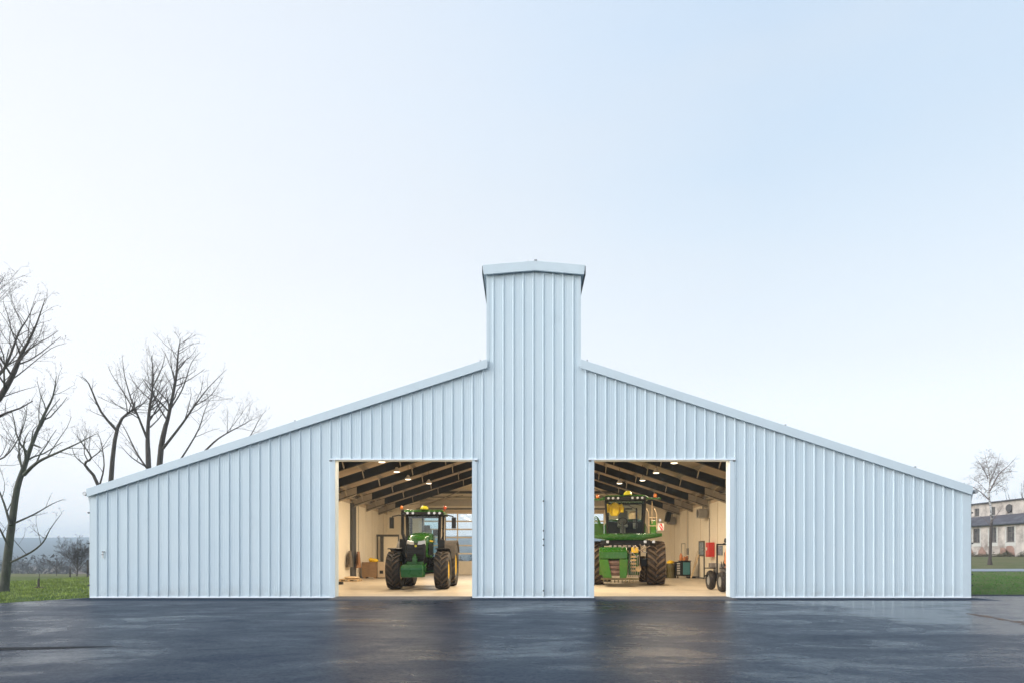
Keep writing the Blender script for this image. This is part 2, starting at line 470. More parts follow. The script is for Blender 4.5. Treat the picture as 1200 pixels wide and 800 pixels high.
# yard of wet asphalt: one sheet with the outline softened along the lawn
rng = random.Random(4)
outl = []
for i in range(len(YARD)):
    a, b = Vector((*YARD[i], 0)), Vector((*YARD[(i + 1) % len(YARD)], 0))
    n = max(1, int((b - a).length / .25)) if i < 7 or i in (9,) else 1
    for k in range(n):
        p = a.lerp(b, k / n)
        if 0 < i < 7: p += Vector((rng.uniform(-.05, .05), rng.uniform(-.05, .05), 0))
        outl.append((p.x, p.y, 0))
mb = MB(); mb.add(outl, [tuple(range(len(outl)))])
setting(mb.build('yard', 'asphalt'))
# laid tongue of older dry asphalt at the left, rusty silt line at the right
mb = MB(); ring = []
for k in range(40):
    t = k / 39; x = -11.5 + t * 4.9
    ring.append((x, -11.86 + .03 * math.sin(9 * t) + .16 * t ** 3, .004))
for k in range(39, -1, -1):
    t = k / 39; x = -11.5 + t * 4.9
    ring.append((x, -12.30 + .03 * math.sin(7 * t + 1) + .57 * t ** 3, .004))
mb.add(ring, [tuple(range(len(ring)))])
setting(mb.build('yard_patch', 'patch'))
mb = MB(); rng = random.Random(8)
for k in range(46):
    t = k / 45; x = 11.5 - t * .5 + rng.uniform(-.1, .1); y = -5.9 - t * 2.6
    if rng.random() < .25: continue
    w = rng.uniform(.05, .22); l = rng.uniform(.02, .05)
    mb.add([(x - w, y - l * .4, .004), (x, y - l, .004), (x + w, y - l * .2, .004), (x + w * .4, y + l, .004), (x - w * .6, y + l * .8, .004)], [(0, 1, 2, 3, 4)])
setting(mb.build('yard_silt_line', 'silt'))
# path beyond the right-hand lawn
mb = MB(); px = axis([(16.6, 80, 1.5)])
for x in px:
    for y in (28.5, 30, 31.5, 33, 34.6): mb.v.append((x, y + .02 * (x - 16), hgt(x, y + .02 * (x - 16)) + .035))
for i in range(len(px) - 1):
    for k in range(4):
        a = i * 5 + k; mb.f.append((a, a + 5, a + 6, a + 1)); mb.mi.append(0)
setting(mb.build('path', 'path'))
# thin concrete kerb along the right lawn
mb = MB()
mb.prism_y([(15.98, -.03), (30, -.03), (30, .035), (15.98, .035)], 1.2, 1.32)
tag(mb.build('kerb', 'sill', bevel=.015), 'low grey kerb edging the lawn to the right of the hall', 'kerb')

# ------------------------------------------------------------------ grass
def blades(name, mt, region, n, hmin, hmax, seed, bias):
    rng = random.Random(seed); mb = MB(); c = 0
    x0, x1, y0, y1 = region
    while c < n:
        x = rng.uniform(x0, x1); y = y0 + (y1 - y0) * rng.random() ** bias
        if in_poly(x, y, YARD) or (-15.4 < x < 16.0 and -.2 < y < 27): continue
        if noise.noise((x * 1.3, y * 1.3, 0)) < rng.uniform(-.9, .35): continue
        c += 1
        d = y + 22; w = .006 + .0006 * d; h = rng.uniform(hmin, hmax)
        a = rng.uniform(0, PI); z = hgt(x, y) - .01
        dx, dy = math.cos(a) * w, math.sin(a) * w
        lx, ly = rng.uniform(-.6, .6) * h, rng.uniform(-.6, .6) * h
        mb.add([(x - dx, y - dy, z), (x + dx, y + dy, z), (x + lx, y + ly, z + h)], [(0, 1, 2)])
    return setting(mb.build(name, mt, recalc=False), 'stuff')
blades('lawn_grass', 'blade', (-27, -15.3, -7, 16), 26000, .04, .11, 1, 1.5)
blades('lawn_grass', 'blade_dark', (15.9, 46, 1.2, 29), 34000, .02, .06, 2, 1.4)

# ------------------------------------------------------------------ machinery hall
HX0, HX1 = -15.21, 15.72          # outside faces of the long walls
TX0, TX1 = -1.275, 2.02           # tower
IX0, IX1 = -10.45, 11.30          # inner hall walls
DEPTH = 26.2
DOORS = [(-6.6, -1.785), (2.49, 7.26)]
DTOP = 4.85
SL = .324
def ztop(x):
    return 8.34 - SL * (TX0 - x) if x < TX0 else (8.34 - SL * (x - TX1) if x > TX1 else 8.34)
hall = thing('machinery_hall', 'long pale metal-clad machinery hall with a central tower and two open gateways', 'building')

def profile(x0, x1, phase, per):
    """standing-rib sheet: (x, depth) points"""
    pts = [(x0, 0)]
    k = math.ceil((x0 - phase) / per)
    while phase + k * per < x1:
        c = phase + k * per
        for dx, dz in ((-.036, 0), (-.018, .034), (.018, .034), (.036, 0)):
            x = c + dx
            if x0 + .002 < x < x1 - .002: pts.append((x, dz))
        for fx in (.30, .52, .74):                   # shallow stiffening flutes in the pan
            for dx, dz in ((-.028, 0), (-.010, .0025), (.010, .0025), (.028, 0)):
                x = c + fx * per + dx
                if x0 + .002 < x < x1 - .002: pts.append((x, dz))
        k += 1
    pts.append((x1, 0)); return pts
def sheet(mb, pts, top, y=0.0, z0=.035):
    """vertical sheet metal along pts, cut round the gateways"""
    extra = [e for d in DOORS for e in d]
    allp = list(pts)
    for e in extra:
        for i in range(len(allp) - 1):
            a, b = allp[i], allp[i + 1]
            if a[0] + 1e-4 < e < b[0] - 1e-4:
                t = (e - a[0]) / (b[0] - a[0]); allp.insert(i + 1, (e, a[1] + t * (b[1] - a[1]))); break
    for i in range(len(allp) - 1):
        (xa, da), (xb, db) = allp[i], allp[i + 1]; mid = (xa + xb) / 2
        zb = DTOP if any(a < mid < b for a, b in DOORS) else z0
        mb.quad((xa, y - da, zb), (xb, y - db, zb), (xb, y - db, top(xb)), (xa, y - da, top(xa)))
mb = MB()
sheet(mb, profile(HX0, TX0, -14.27, .357), lambda x: ztop(x) - .17)
sheet(mb, profile(TX0, TX1, .711, .3506), lambda x: 11.66 - .085 * abs(x - .42))
sheet(mb, profile(TX1, HX1, 11.99, .349), lambda x: ztop(x) - .17)
mb.build('front_cladding', 'clad', hall, recalc=False)
# inner leaf of the front wall
mb = MB()
y0, y1 = .02, .36
def wallpoly(xa, xb, zb):
    P = [(xa, zb), (xb, zb)]
    P += [(xb, (ztop(xb) if not TX0 <= xb <= TX1 else 8.34) - .2)]
    for x in (TX1, TX0):
        if xa < x < xb: P.append((x, 8.14))
    P += [(xa, ztop(xa) - .2)]
    mb.prism_y(P, y0, y1)
wallpoly(HX0 + .01, DOORS[0][0], .03); wallpoly(DOORS[0][0], DOORS[0][1], DTOP + .002); wallpoly(DOORS[0][1], DOORS[1][0], .03)
wallpoly(DOORS[1][0], DOORS[1][1], DTOP + .002); wallpoly(DOORS[1][1], HX1 - .01, .03)
mb.build('front_wall', 'cream', hall)
# back wall of the hall with two glazed gateways
BD = [(-7.66, -2.46), (1.05, 6.25)]; BTOP = 4.75
mb = MB(); y0, y1 = DEPTH, DEPTH + .3
def bpoly(xa, xb, zb):
    P = [(xa, zb), (xb, zb), (xb, ztop(xb) - .2)]
    for x in (TX1, TX0):
        if xa < x < xb: P.append((x, 8.14))
    P.append((xa, ztop(xa) - .2)); mb.prism_y(P, y0, y1)
bpoly(HX0 + .01, BD[0][0], 0); bpoly(*BD[0], BTOP); bpoly(BD[0][1], BD[1][0], 0); bpoly(*BD[1], BTOP); bpoly(BD[1][1], HX1 - .01, 0)
mb.build('back_wall', 'cream', hall)
# long outside walls, ribbed
for sx in (HX0, HX1):
    mb = MB(); sg = -1 if sx < 0 else 1
    zt = ztop(sx) - .2
    mb.bb(sx - sg * .01, sx - sg * .22, .37, DEPTH - .01, 0, zt)
    y = .5
    while y < DEPTH - .2:
        mb.prism_x([(y - .034, .04), (y + .034, .04), (y + .034, zt), (y - .034, zt)], sx - sg * .012, sx + sg * .02); y += .352
    mb.build('side_wall', 'clad', hall)
# inner long walls: cream below, dun upper band, joints and posts
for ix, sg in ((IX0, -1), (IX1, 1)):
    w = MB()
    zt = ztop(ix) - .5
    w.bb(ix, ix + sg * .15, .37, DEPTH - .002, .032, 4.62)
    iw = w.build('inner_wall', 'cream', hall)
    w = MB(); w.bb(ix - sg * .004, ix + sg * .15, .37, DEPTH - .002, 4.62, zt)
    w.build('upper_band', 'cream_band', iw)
    w = MB()
    for k in range(1, 8):
        yy = 2.2 + 3.47 * (k - .5)
        w.bb(ix - sg * .012, ix, yy - .02, yy + .02, .04, 4.6)
    w.build_each('panel_joint', 'cream_band', iw)
    w = MB(); w.bb(ix - sg * .03, ix, .4, DEPTH, .032, .14); w.build('skirting', 'grey', iw)
# service pipes along both walls
for ix, sg in ((IX0, 1), (IX1, -1)):
    w = MB()
    w.tube([(ix + sg * .28, .5, 5.02), (ix + sg * .28, DEPTH - .1, 5.02)], .06, 8)
    w.tube([(ix + sg * .14, .5, 5.14), (ix + sg * .14, DEPTH - .1, 5.14)], .03, 6)
    w.bb(ix + sg * .02, ix + sg * .42, .5, DEPTH - .1, 4.86, 4.89)
    for k in range(12):
        yy = 1 + 2.1 * k
        w.bb(ix + sg * .02, ix + sg * .4, yy, yy + .05, 4.9, 5.1)
    w.build('service_pipe', 'heater', hall, smooth=True)
# roof
mb = MB()
for (xa, xb) in ((HX0 - .07, TX0 + .001), (TX1 - .001, HX1 + .02)):
    za, zb = 8.34 - SL * (TX0 - xa) if xa < 0 else 8.34, 8.34 if xa < 0 else 8.34 - SL * (xb - TX1)
    mb.prism_y([(xa, za - .16), (xb, zb - .16), (xb, zb - .005), (xa, za - .005)], -.10, DEPTH + .5)
    n = 26
    for k in range(1, 40):
        y = -.05 + k * .68
        if y < DEPTH + .4: mb.prism_y([(xa, za - .004), (xb, zb - .004), (xb, zb + .03), (xa, za + .03)], y, y + .04)
mb.prism_y([(TX0 - .15, 11.46), (.42, 11.60), (TX1 + .16, 11.45), (TX1 + .16, 11.60), (.42, 11.745), (TX0 - .15, 11.60)], -.10, DEPTH + .5)
mb.build('roof', 'roof', hall)
# clerestory sides of the tower running back along the ridge
mb = MB()
for x0, x1 in ((TX0, TX0 + .12), (TX1 - .12, TX1)):
    mb.bb(x0, x1, .012, DEPTH + .28, 8.1, 11.46)
mb.bb(TX0 + .12, TX1 - .12, DEPTH + .1, DEPTH + .28, 8.1, 11.46)
mb.build_each('tower_side', 'clad', hall)
# fascias
mb = MB(); mb.prism_y([(HX0 - .03, 3.535), (TX0 + .03, 8.05), (TX0 + .03, 8.355), (HX0 - .06, 3.82)], -.15, -.102)
mb.build('fascia', 'trim', hall, bevel=.008)
mb = MB(); mb.prism_y([(TX1 - .03, 8.05), (HX1 - .03, 3.612), (HX1 - .005, 3.91), (TX1 - .03, 8.355)], -.15, -.102)
mb.build('fascia', 'trim', hall, bevel=.008)
mb = MB(); mb.prism_y([(-1.37, 11.27), (.42, 11.42), (2.13, 11.27), (2.16, 11.60), (.42, 11.75), (-1.42, 11.60)], -.17, -.102)
mb.build('fascia', 'trim', hall, bevel=.008)
mb = MB()
for x0, x1 in ((TX0 - .16, TX0 - .135), (TX1 + .145, TX1 + .17)):
    mb.bb(x0, x1, -.1, DEPTH + .5, 11.30, 11.60)
mb.build_each('tower_eave', 'bracket', hall)
mb = MB()
mb.box((.44, -.16, 11.77), (.10, .05, .05)); mb.tube([(.18, .3, 11.7), (.18, .3, 12.0)], .008, 5)
mb.build_each('lightning_rod', 'zinc', hall)
mb = MB()
for x, z in ((-1.5, 8.31), (2.25, 8.31), (13.75, 4.58), (9.2, 6.05), (-8.0, 6.2), (-13.2, 4.5)):
    mb.box((x, -.05, z + .01), (.035, .08, .05))
mb.build_each('roof_clip', 'zinc', hall)
# corner trims, plinth flashing, gateway frames
mb = MB()
mb.bb(HX0 - .012, HX0 + .27, -.016, -.004, .03, ztop(HX0) - .2); mb.bb(HX0 - .014, HX0 - .002, -.016, .36, .03, ztop(HX0) - .2)
mb.bb(HX1 - .30, HX1 + .012, -.036, -.004, .03, ztop(HX1) - .2); mb.bb(HX1 + .002, HX1 + .014, -.036, .36, .03, ztop(HX1) - .2)
mb.build_each('corner_trim', 'trim', hall, per=2)
mb = MB()
mb.bb(TX0 - .012, TX0 + .09, -.012, -.003, 8.1, 11.4); mb.bb(TX1 - .09, TX1 + .012, -.012, -.003, 8.1, 11.4)
mb.build_each('corner_trim', 'trim', hall)
mb = MB()
for xa, xb in ((HX0, DOORS[0][0]), (DOORS[0][1], DOORS[1][0]), (DOORS[1][1], HX1)):
    mb.prism_x([(-.055, .005), (0, .005), (0, .06), (-.04, .045)], xa, xb)
mb.build_each('base_flashing', 'white_trim', hall)
for (a, b) in DOORS:
    f = MB()
    for x, s in ((a, -1), (b, 1)):
        f.bb(x, x + s * .165, -.045, -.003, .01, DTOP - .002)         # flat cover strip
        f.bb(x - s * .006, x, -.045, .37, .01, DTOP)                   # lining of the reveal
    f.bb(a, b, -.003, .37, DTOP - .006, DTOP)
    df = f.build('gateway_frame', 'trim', hall, bevel=.004)
    f = MB(); f.prism_x([(-.075, DTOP - .01), (-.003, DTOP - .01), (-.003, DTOP + .05), (-.06, DTOP + .03)], a - .19, b + .19)
    f.build('lintel_drip', 'white_trim', df)
    f = MB()
    for x in (a - .19, b + .10): f.bb(x, x + .09, -.07, -.047, DTOP - .06, DTOP - .012)
    f.build_each('drip_cap', 'grey', df)
    f = MB(); f.prism_x([(-.9, .004), (.37, .004), (.37, .036), (-.25, .03)], a + .01, b - .01)
    f.build('threshold', 'sill', hall)
# centre joint with clasps
mb = MB(); mb.bb(.702, .722, -.065, -.033, .05, 3.45)
cj = mb.build('bolt_rail', 'white_trim', hall)
mb = MB()
for z in (3.40, 2.36, 2.06, 1.85, .26): mb.box((.712, -.07, z), (.05, .03, .05))
mb.build_each('bolt', 'bracket', cj)
# latch on the left panel
mb = MB(); p = at(121.5, 650, 22)
mb.box((p.x, -.045, p.z + .02), (.045, .03, .24)); hd = mb.build('latch_plate', 'white', hall, bevel=.01)
mb = MB(); mb.box((p.x + .03, -.06, p.z + .12), (.10, .03, .035)); mb.box((p.x, -.06, p.z + .02), (.07, .02, .025))
mb.build_each('latch_handle', 'grey', hd)
# gutters and downpipes
for sg, hx in ((-1, HX0), (1, HX1)):
    z = ztop(hx) - .17
    mb = MB(); mb.tube([(hx + sg * .14, -.12, z + .0), (hx + sg * .14, DEPTH + .4, z + .0)], .07, 8)
    mb.build('gutter', 'zinc', hall, smooth=True)
    mb = MB(); mb.tube([(hx + sg * .14, .12, z - .04), (hx + sg * .13, .12, z - .14), (hx + sg * .08, .12, z - .30), (hx + sg * .07, .12, z - .5), (hx + sg * .07, .12, .05)], .042, 8)
    dp = mb.build('downpipe', 'white_trim', hall, smooth=True)
    for zz in (3.0, 1.92, .82, .44):
        mb = MB(); mb.box((hx + sg * .085, .12, zz), (.12, .13, .05)); mb.build('pipe_bracket', 'bracket', dp)
# floor
mb = MB(); mb.bb(HX0 + .02, HX1 - .02, .365, DEPTH + .29, -.06, .03)
mb.build('hall_floor', 'floor', hall)
# ceiling
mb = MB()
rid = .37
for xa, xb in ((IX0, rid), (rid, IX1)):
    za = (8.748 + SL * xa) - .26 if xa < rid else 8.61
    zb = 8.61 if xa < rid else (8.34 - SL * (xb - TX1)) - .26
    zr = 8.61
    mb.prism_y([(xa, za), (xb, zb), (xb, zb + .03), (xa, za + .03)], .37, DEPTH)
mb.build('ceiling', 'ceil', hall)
def zc(x):
    return (8.748 + SL * x) - .26 if x < rid else 8.34 - SL * (x - TX1) - .26
# purlins
for k in range(6):
    for sg in (-1, 1):
        x = rid + sg * (1.0 + k * 1.82)
        mb = MB(); z = zc(x)
        mb.prism_y([(x - .03, z - .19), (x + .03, z - .19), (x + .03, z - .002), (x - .03, z - .002)], .38, DEPTH - .01)
        mb.prism_y([(x - .09, z - .205), (x + .03, z - .205), (x + .03, z - .192), (x - .09, z - .192)], .38, DEPTH - .01)
        mb.build('purlin', 'purlin', hall)
# portal frames
for k in range(7):
    y = 2.2 + 3.47 * k
    for sg, ix in ((-1, IX0), (1, IX1)):
        mb = MB()
        xe = ix - sg * .06; za, zb = zc(xe) - .21, zc(rid + sg * .02) - .21
        def rail(o0, o1, w, mi):
            P = [(xe, za - o1), (rid + sg * .02, zb - o1), (rid + sg * .02, zb - o0), (xe, za - o0)]
            mb.prism_y(P, y - w / 2, y + w / 2, mi)
        rail(0, .02, .2, 0); rail(.02, .40, .02, 0); rail(.40, .42, .2, 0)
        rf = mb.build('rafter', ['black_steel'], hall)
        # knee: pale haunch plate beside the wall, gusset plates under the purlins
        h = MB()
        xk = ix - sg * 1.25
        h.prism_y([(xe, za - .50), (xk, zc(xk) - .21 - .43), (xk, zc(xk) - .21 + .0), (xe, za - .0)], y - .03, y + .03)
        h.prism_y([(xe, za - .52), (xk, zc(xk) - .655), (xk, zc(xk) - .635), (xe, za - .50)], y - .1, y + .1)
        h.build('haunch', 'purlin', rf)
        g = MB()
        for q in range(6):
            x = rid + sg * (1.0 + q * 1.82)
            if abs(x) < abs(ix) - .3:
                g.bar((x, y - .02, zc(x) - .22), (x, y - .62, zc(x) - .22 + .01), .05, .05)
                g.bar((x, y, zc(x) - .63), (x, y - .42, zc(x) - .2), .045, .045)
        g.build_each('fly_brace', 'purlin', rf, per=2)
        st = MB(); st.bb(xe + (0 if sg < 0 else -.24), xe + (.24 if sg < 0 else 0), y - .1, y + .1, .04, za - .95)
        # columns stand flush in the wall on the visible stretch
        st2 = MB(); st2.bb(ix - sg * .012, ix, y - .09, y + .09, .04, 4.8); st2.build('column_face', 'cream', hall)
# cross bracing near the back of each bay
mb = MB()
for xa, xb in ((-8.2, -4.6), (4.9, 8.6)):
    mb.bar((xa, 23.1, zc(xa) - .7), (xb, 25.9, zc(xb) - .9), .05, .05); mb.bar((xa, 25.9, zc(xa) - .8), (xb, 23.1, zc(xb) - .9), .05, .05)
mb.build_each('roof_brace', 'purlin', hall)
# rails and lintel beams on the back wall
mb = MB()
for z, w in ((6.25, .18), (5.95, .05), (5.02, .10)):
    mb.bb(-8.2, 8.4, DEPTH - .12, DEPTH, z, z + w)
mb.build_each('back_beam', 'dark_frame', hall)
mb = MB(); mb.bb(-7.9, 8.2, DEPTH - .22, DEPTH - .125, 5.3, 5.75); mb.build('cable_tray', 'heater', hall)
mb = MB(); mb.bb(BD[0][0] - .12, BD[0][0], DEPTH - .1, DEPTH, .04, 5.5); mb.build('gate_post', 'dark_frame', hall)
# glazed sectional gates
for (a, b) in BD:
    f = MB(); yy = DEPTH + .08
    f.bb(a, b, yy, yy + .06, .03, .98); f.bb(a, b, yy - .012, yy, .92, 1.02)
    rows = 6; z0, z1 = 1.0, 4.75; hh = (z1 - z0) / rows
    for k in range(rows + 1):
        z = z0 + k * hh; f.bb(a, b, yy, yy + .05, z - .055, z + .055)
    for k in range(5):
        x = a + (b - a) * k / 4; f.bb(x - .05, x + .05, yy - .004, yy + .054, .1, z1)
    sd = f.build('sectional_gate', 'panel_frame', hall, bevel=.006)
    g = MB(); g.quad((a, yy + .03, z0), (b, yy + .03, z0), (b, yy + .03, z1), (a, yy + .03, z1)); g.build('glazing', 'glass', sd)
    t = MB(); t.bb(a - .0, b + .0, DEPTH - .012, DEPTH - .002, BTOP + .01, 4.99); t.build('gate_pelmet', 'brown_panel', hall)
# door in the right inner wall, with blue-grey pane
def on_right(px, py): return at(px, py, (IX1 - .02) * F / (px - VX))
d = MB(); ya, yb = 16.95, 18.05
d.bb(IX1 - .035, IX1 - .003, ya, yb, .05, 2.35); wd = d.build('side_door', 'cream', hall)
d = MB()
for y_ in (ya, yb): d.bb(IX1 - .06, IX1 - .004, y_ - .05, y_ + .05, .04, 2.4)
for z_ in (.07, 1.48, 2.36): d.bb(IX1 - .062, IX1 - .004, ya + .05, yb - .05, z_ - .04, z_ + .04)
d.build('door_frame', 'dark_frame', wd)
d = MB(); d.bb(IX1 - .045, IX1 - .036, ya + .05, yb - .05, 1.52, 2.32); d.build('door_pane', 'bluepane', wd)
# outline of a second door deeper in
d = MB()
for y_ in (21.6, 22.6): d.bb(IX1 - .03, IX1, y_ - .03, y_ + .03, .04, 2.35)
d.bb(IX1 - .03, IX1, 21.63, 22.57, 2.29, 2.35); d.build('door_lining', 'heater', hall)
# left inner wall: tall sliding panel with its dark steel post
d = MB(); d.bb(IX0 + .012, IX0 + .06, 9.0, 15.55, .05, 4.6); sp = d.build('sliding_panel', 'cream', hall)
d = MB(); d.bb(IX0 + .014, IX0 + .16, 15.75, 16.6, .04, 4.66); d.build('steel_post', 'dark_frame', hall, bevel=.01)
d = MB(); d.tube([(IX0 + .05, 17.5, .4), (IX0 + .05, 17.5, 4.8)], .02, 6); d.build('conduit', 'heater', hall)

# tall partition with dark frame in the far left corner
pt = thing('partition', 'tall cream partition with a dark steel frame in the far left corner of the hall', 'partition', (-9.65, 22.6, .03))
d = MB(); d.bb(-.48, .74, -.03, .03, 0, 2.8); d.build('panel', 'cream', pt)
d = MB(); d.bb(-.78, .8, -.06, .06, 2.8, 2.95); d.bb(-.76, -.70, -.05, .05, 0, 2.8); d.bb(.74, .8, -.05, .05, 0, 2.8); d.build('frame', 'dark_frame', pt)
d = MB(); d.bb(-.52, -.28, -.07, -.035, 0, 2.8); d.build('post', 'dark_frame', pt)

# ------------------------------------------------------------------ ceiling lamps
def lamp():
    t = thing('ceiling_lamp', '', 'lamp', group='ceiling lamps in the hall')
    m = MB(); m.lathe([(.0, .165), (.02, .175), (.10, .13), (.17, .07), (.22, .06), (.24, .0)], (0, 0, 0), 'Z', 20); m.build('lamp_shade', 'lamp_shade', t, smooth=True)
    m = MB(); m.lathe([(-.03, 0), (-.02, .11), (.004, .157), (.006, .0)], (0, 0, 0), 'Z', 20); m.build('lamp_lens', 'lamp', t, smooth=True)
    m = MB(); m.tube([(0, 0, .22), (0, 0, .85)], .012, 6); m.build('rod', 'black_steel', t)
    return t
proto = lamp(); first = True
LP = [(-6.14, 2.3, 5.55, 'lit round ceiling lamp hidden up behind the lintel of the left gateway'),
      (-6.14, 5.2, 5.55, 'lit round ceiling lamp of the left bay, cut close by the gateway lintel'),
      (-6.14, 8.4, 5.55, 'lit round ceiling lamp of the left bay, second below the lintel in its row'),
      (-6.14, 11.4, 5.55, 'lit round ceiling lamp of the left bay, third below the lintel in its row'),
      (-5.32, 13.3, 5.55, 'farthest lit ceiling lamp of the left bay, above the green tractor'),
      (6.64, 2.3, 5.55, 'lit round ceiling lamp hidden up behind the lintel of the right gateway'),
      (6.64, 5.5, 5.55, 'lit round ceiling lamp of the right bay, cut close by the gateway lintel'),
      (6.55, 8.8, 5.55, 'lit round ceiling lamp of the right bay, second below the lintel in its row'),
      (6.47, 11.9, 5.55, 'lit round ceiling lamp of the right bay, third below the lintel in its row'),
      (5.44, 13.3, 5.55, 'farthest lit ceiling lamp of the right bay, near the pier above the harvester cab')]
LP += [(.37, 4.5, 6.6, 'added fill lamp under the ridge, hidden behind the centre pier near the front wall'),  # unseen ridge row, added as strong fill to brighten the hall
       (.37, 10.5, 6.6, 'added fill lamp under the ridge, hidden behind the centre pier in mid hall'),
       (.37, 17.5, 6.6, 'added fill lamp under the ridge, hidden behind the centre pier deep in the hall')]
for x, y, z, lab in LP:
    if first: proto.location = (x, y, z); proto['label'] = lab; first = False
    else: copy_thing(proto, (x, y, z), 0, lab)
    l = bpy.data.lights.new('lamp_light', 'AREA'); l.shape = 'DISK'; l.size = .36; l.energy = 120 if abs(x) > 1 else 760; l.color = (1, .83, .60)
    lo = bpy.data.objects.new('lamp_light', l); C.objects.link(lo); lo.location = (x, y, z - .045)

# ------------------------------------------------------------------ wheels
def tyre_mesh(Rr, W, rim, nl, lug=.075, lw=.06, down=True, slick=False):
    m = MB(); h = W / 2
    base = Rr - lug
    prof = [(-.36 * W, rim), (-.46 * W, rim + .04), (-.5 * W, rim + (base - rim) * .5), (-.485 * W, base - .06), (-.43 * W, base - .02), (-.2 * W, base), (0, base + .004),
            (.2 * W, base), (.43 * W, base - .02), (.485 * W, base - .06), (.5 * W, rim + (base - rim) * .5), (.46 * W, rim + .04), (.36 * W, rim)]
    m.lathe(prof, (0, 0, 0), 'X', 48, close=True)
    if slick: return m
    for side in (-1, 1):
        for k in range(nl):
            th = 2 * PI * (k + (.5 if side > 0 else 0)) / nl
            rings = []
            for t in (0, .35, .7, 1, 1.06):
                x = side * (-.03 + t * (h + .0)) if t <= 1 else side * (h - .01)
                # lug bars run back from the centre line towards the shoulder
                an = th + (.42 if down else -.42) * (min(t, 1) ** .85) * (.9 / Rr) ** .5
                rt = Rr - .05 * t ** 4 if t <= 1 else Rr - .15
                rb = base - .03 - (.03 * t if t > .9 else 0) - (.10 if t > 1 else 0)
                w = lw * (1 + .25 * t) / Rr / 2 * 1.3
                ring = []
                for (aa, rr) in ((an - w * 1.25, rb), (an - w, rt), (an + w, rt), (an + w * 1.25, rb)):
                    ring.append((x, -rr * math.cos(aa), rr * math.sin(aa)))
                rings.append(ring)
            m.loft(rings, 1)
    return m
def wheel(par, x, y, Rr, W, rim, nl, face, tm='rubber', rm='yellow', lug=.075, lw=.06, slick=False, name='wheel'):
    """face: +1 / -1 the outer side along X"""
    m = MB()
    f = face
    m.lathe([(-f * .36 * W, rim + .005), (-f * .30 * W, rim - .05), (f * .10 * W, rim - .06), (f * .14 * W, rim * .45), (f * .22 * W, rim * .40), (f * .24 * W, rim * .22), (f * .32 * W, rim * .2), (f * .33 * W, 0)], (0, 0, 0), 'X', 32)
    m.lathe([(f * .10 * W, rim - .06), (f * .30 * W, rim - .045), (f * .38 * W, rim + .005), (f * .36 * W, rim + .03)], (0, 0, 0), 'X', 32)
    for k in range(8):
        a = 2 * PI * k / 8; m.box((f * .24 * W, rim * .31 * math.cos(a), rim * .31 * math.sin(a)), (.03, .035, .035))
    o = m.build(name, rm, par, smooth=True); o.location = (x, y, Rr - .012)
    t = tyre_mesh(Rr, W, rim, nl, lug, lw, slick=slick).build('tyre', [tm, 'lug_brown' if tm == 'rubber_brown' else 'lug'], o, smooth=30)
    return o

# ------------------------------------------------------------------ tractor
tr = thing('tractor', 'green wheeled tractor with yellow rims and a front weight box, in the left gateway', 'tractor', (-4.52, 5.2, .03))
for s in (-1, 1):
    wheel(tr, s * 1.03, 0, .84, .62, .43, 19, s)
    wheel(tr, s * 1.0, 2.75, 1.03, .72, .56, 20, s)
m = MB(); m.bb(-.26, .26, -.7, 3.1, .62, 1.25); m.bb(-.75, .75, -.12, .12, .68, .94); m.bb(-.32, .32, -.95, -.6, .55, 1.0); m.bb(-.7, .7, 2.55, 2.95, .8, 1.2)
m.bb(-.42, .42, -.2, 1.0, 1.05, 1.35)
m.build('chassis', 'black', tr, bevel=.02)
m = MB()
for s in (-1, 1):   # steering arms, hubs
    m.lathe([(0, .2), (.16, .16)], (s * .72, 0, .82), 'X', 14); m.bar((s * .2, -.2, .75), (s * .75, -.24, .8), .06, .06)
m.build('front_axle', 'green_box', tr)
# bonnet: lofted green shell
def hood_ring(y, w, zb, zt, r=.16, n=5):
    pts = [(-w, y, zb)]
    for k in range(n + 1):
        a = PI - (PI / 2) * k / n; pts.append((-w + r + r * math.cos(a), y, zt - r * .6 + r * .6 * math.sin(a)))
    pts.append((0, y, zt + .03))
    for k in range(n + 1):
        a = PI / 2 - (PI / 2) * k / n; pts.append((w - r + r * math.cos(a), y, zt - r * .6 + r * .6 * math.sin(a)))
    pts.append((w, y, zb)); return pts
m = MB()
m.loft([hood_ring(-.78, .30, 1.98, 2.10, .12), hood_ring(-.72, .36, 1.75, 2.20, .14), hood_ring(-.5, .39, 1.42, 2.31), hood_ring(.1, .41, 1.36, 2.42), hood_ring(.8, .43, 1.36, 2.47), hood_ring(1.25, .45, 1.36, 2.48)])
hood = m.build('bonnet', 'green', tr, smooth=50)
m = MB()
m.loft([[(-.37, -.80, 1.16), (.37, -.80, 1.16), (.37, -.45, 1.16), (-.37, -.45, 1.16)], [(-.385, -.84, 1.55), (.385, -.84, 1.55), (.385, -.45, 1.55), (-.385, -.45, 1.55)],
        [(-.385, -.82, 1.92), (.385, -.82, 1.92), (.385, -.45, 1.92), (-.385, -.45, 1.92)], [(-.37, -.76, 2.02), (.37, -.76, 2.02), (.37, -.45, 2.02), (-.37, -.45, 2.02)]])
for k in range(7): m.bb(-.33, .33, -.855, -.83, 1.22 + k * .09, 1.25 + k * .09)
gr = m.build('grille', 'black', tr, bevel=.015)
m = MB(); m.lathe([(-.012, .0), (-.012, .05), (0, .05)], (0, -.855, 1.86), 'Y', 16); m.build('badge', 'dome', gr)
for s in (-1, 1):
    m = MB(); m.loft([[(s * .07, -.845, 1.92), (s * .40, -.79, 1.90), (s * .405, -.70, 1.90), (s * .07, -.75, 1.92)],
                      [(s * .10, -.83, 2.06), (s * .385, -.78, 2.10), (s * .39, -.69, 2.10), (s * .10, -.74, 2.06)]])
    hl = m.build('headlight', 'lens', tr, bevel=.01)
m = MB()
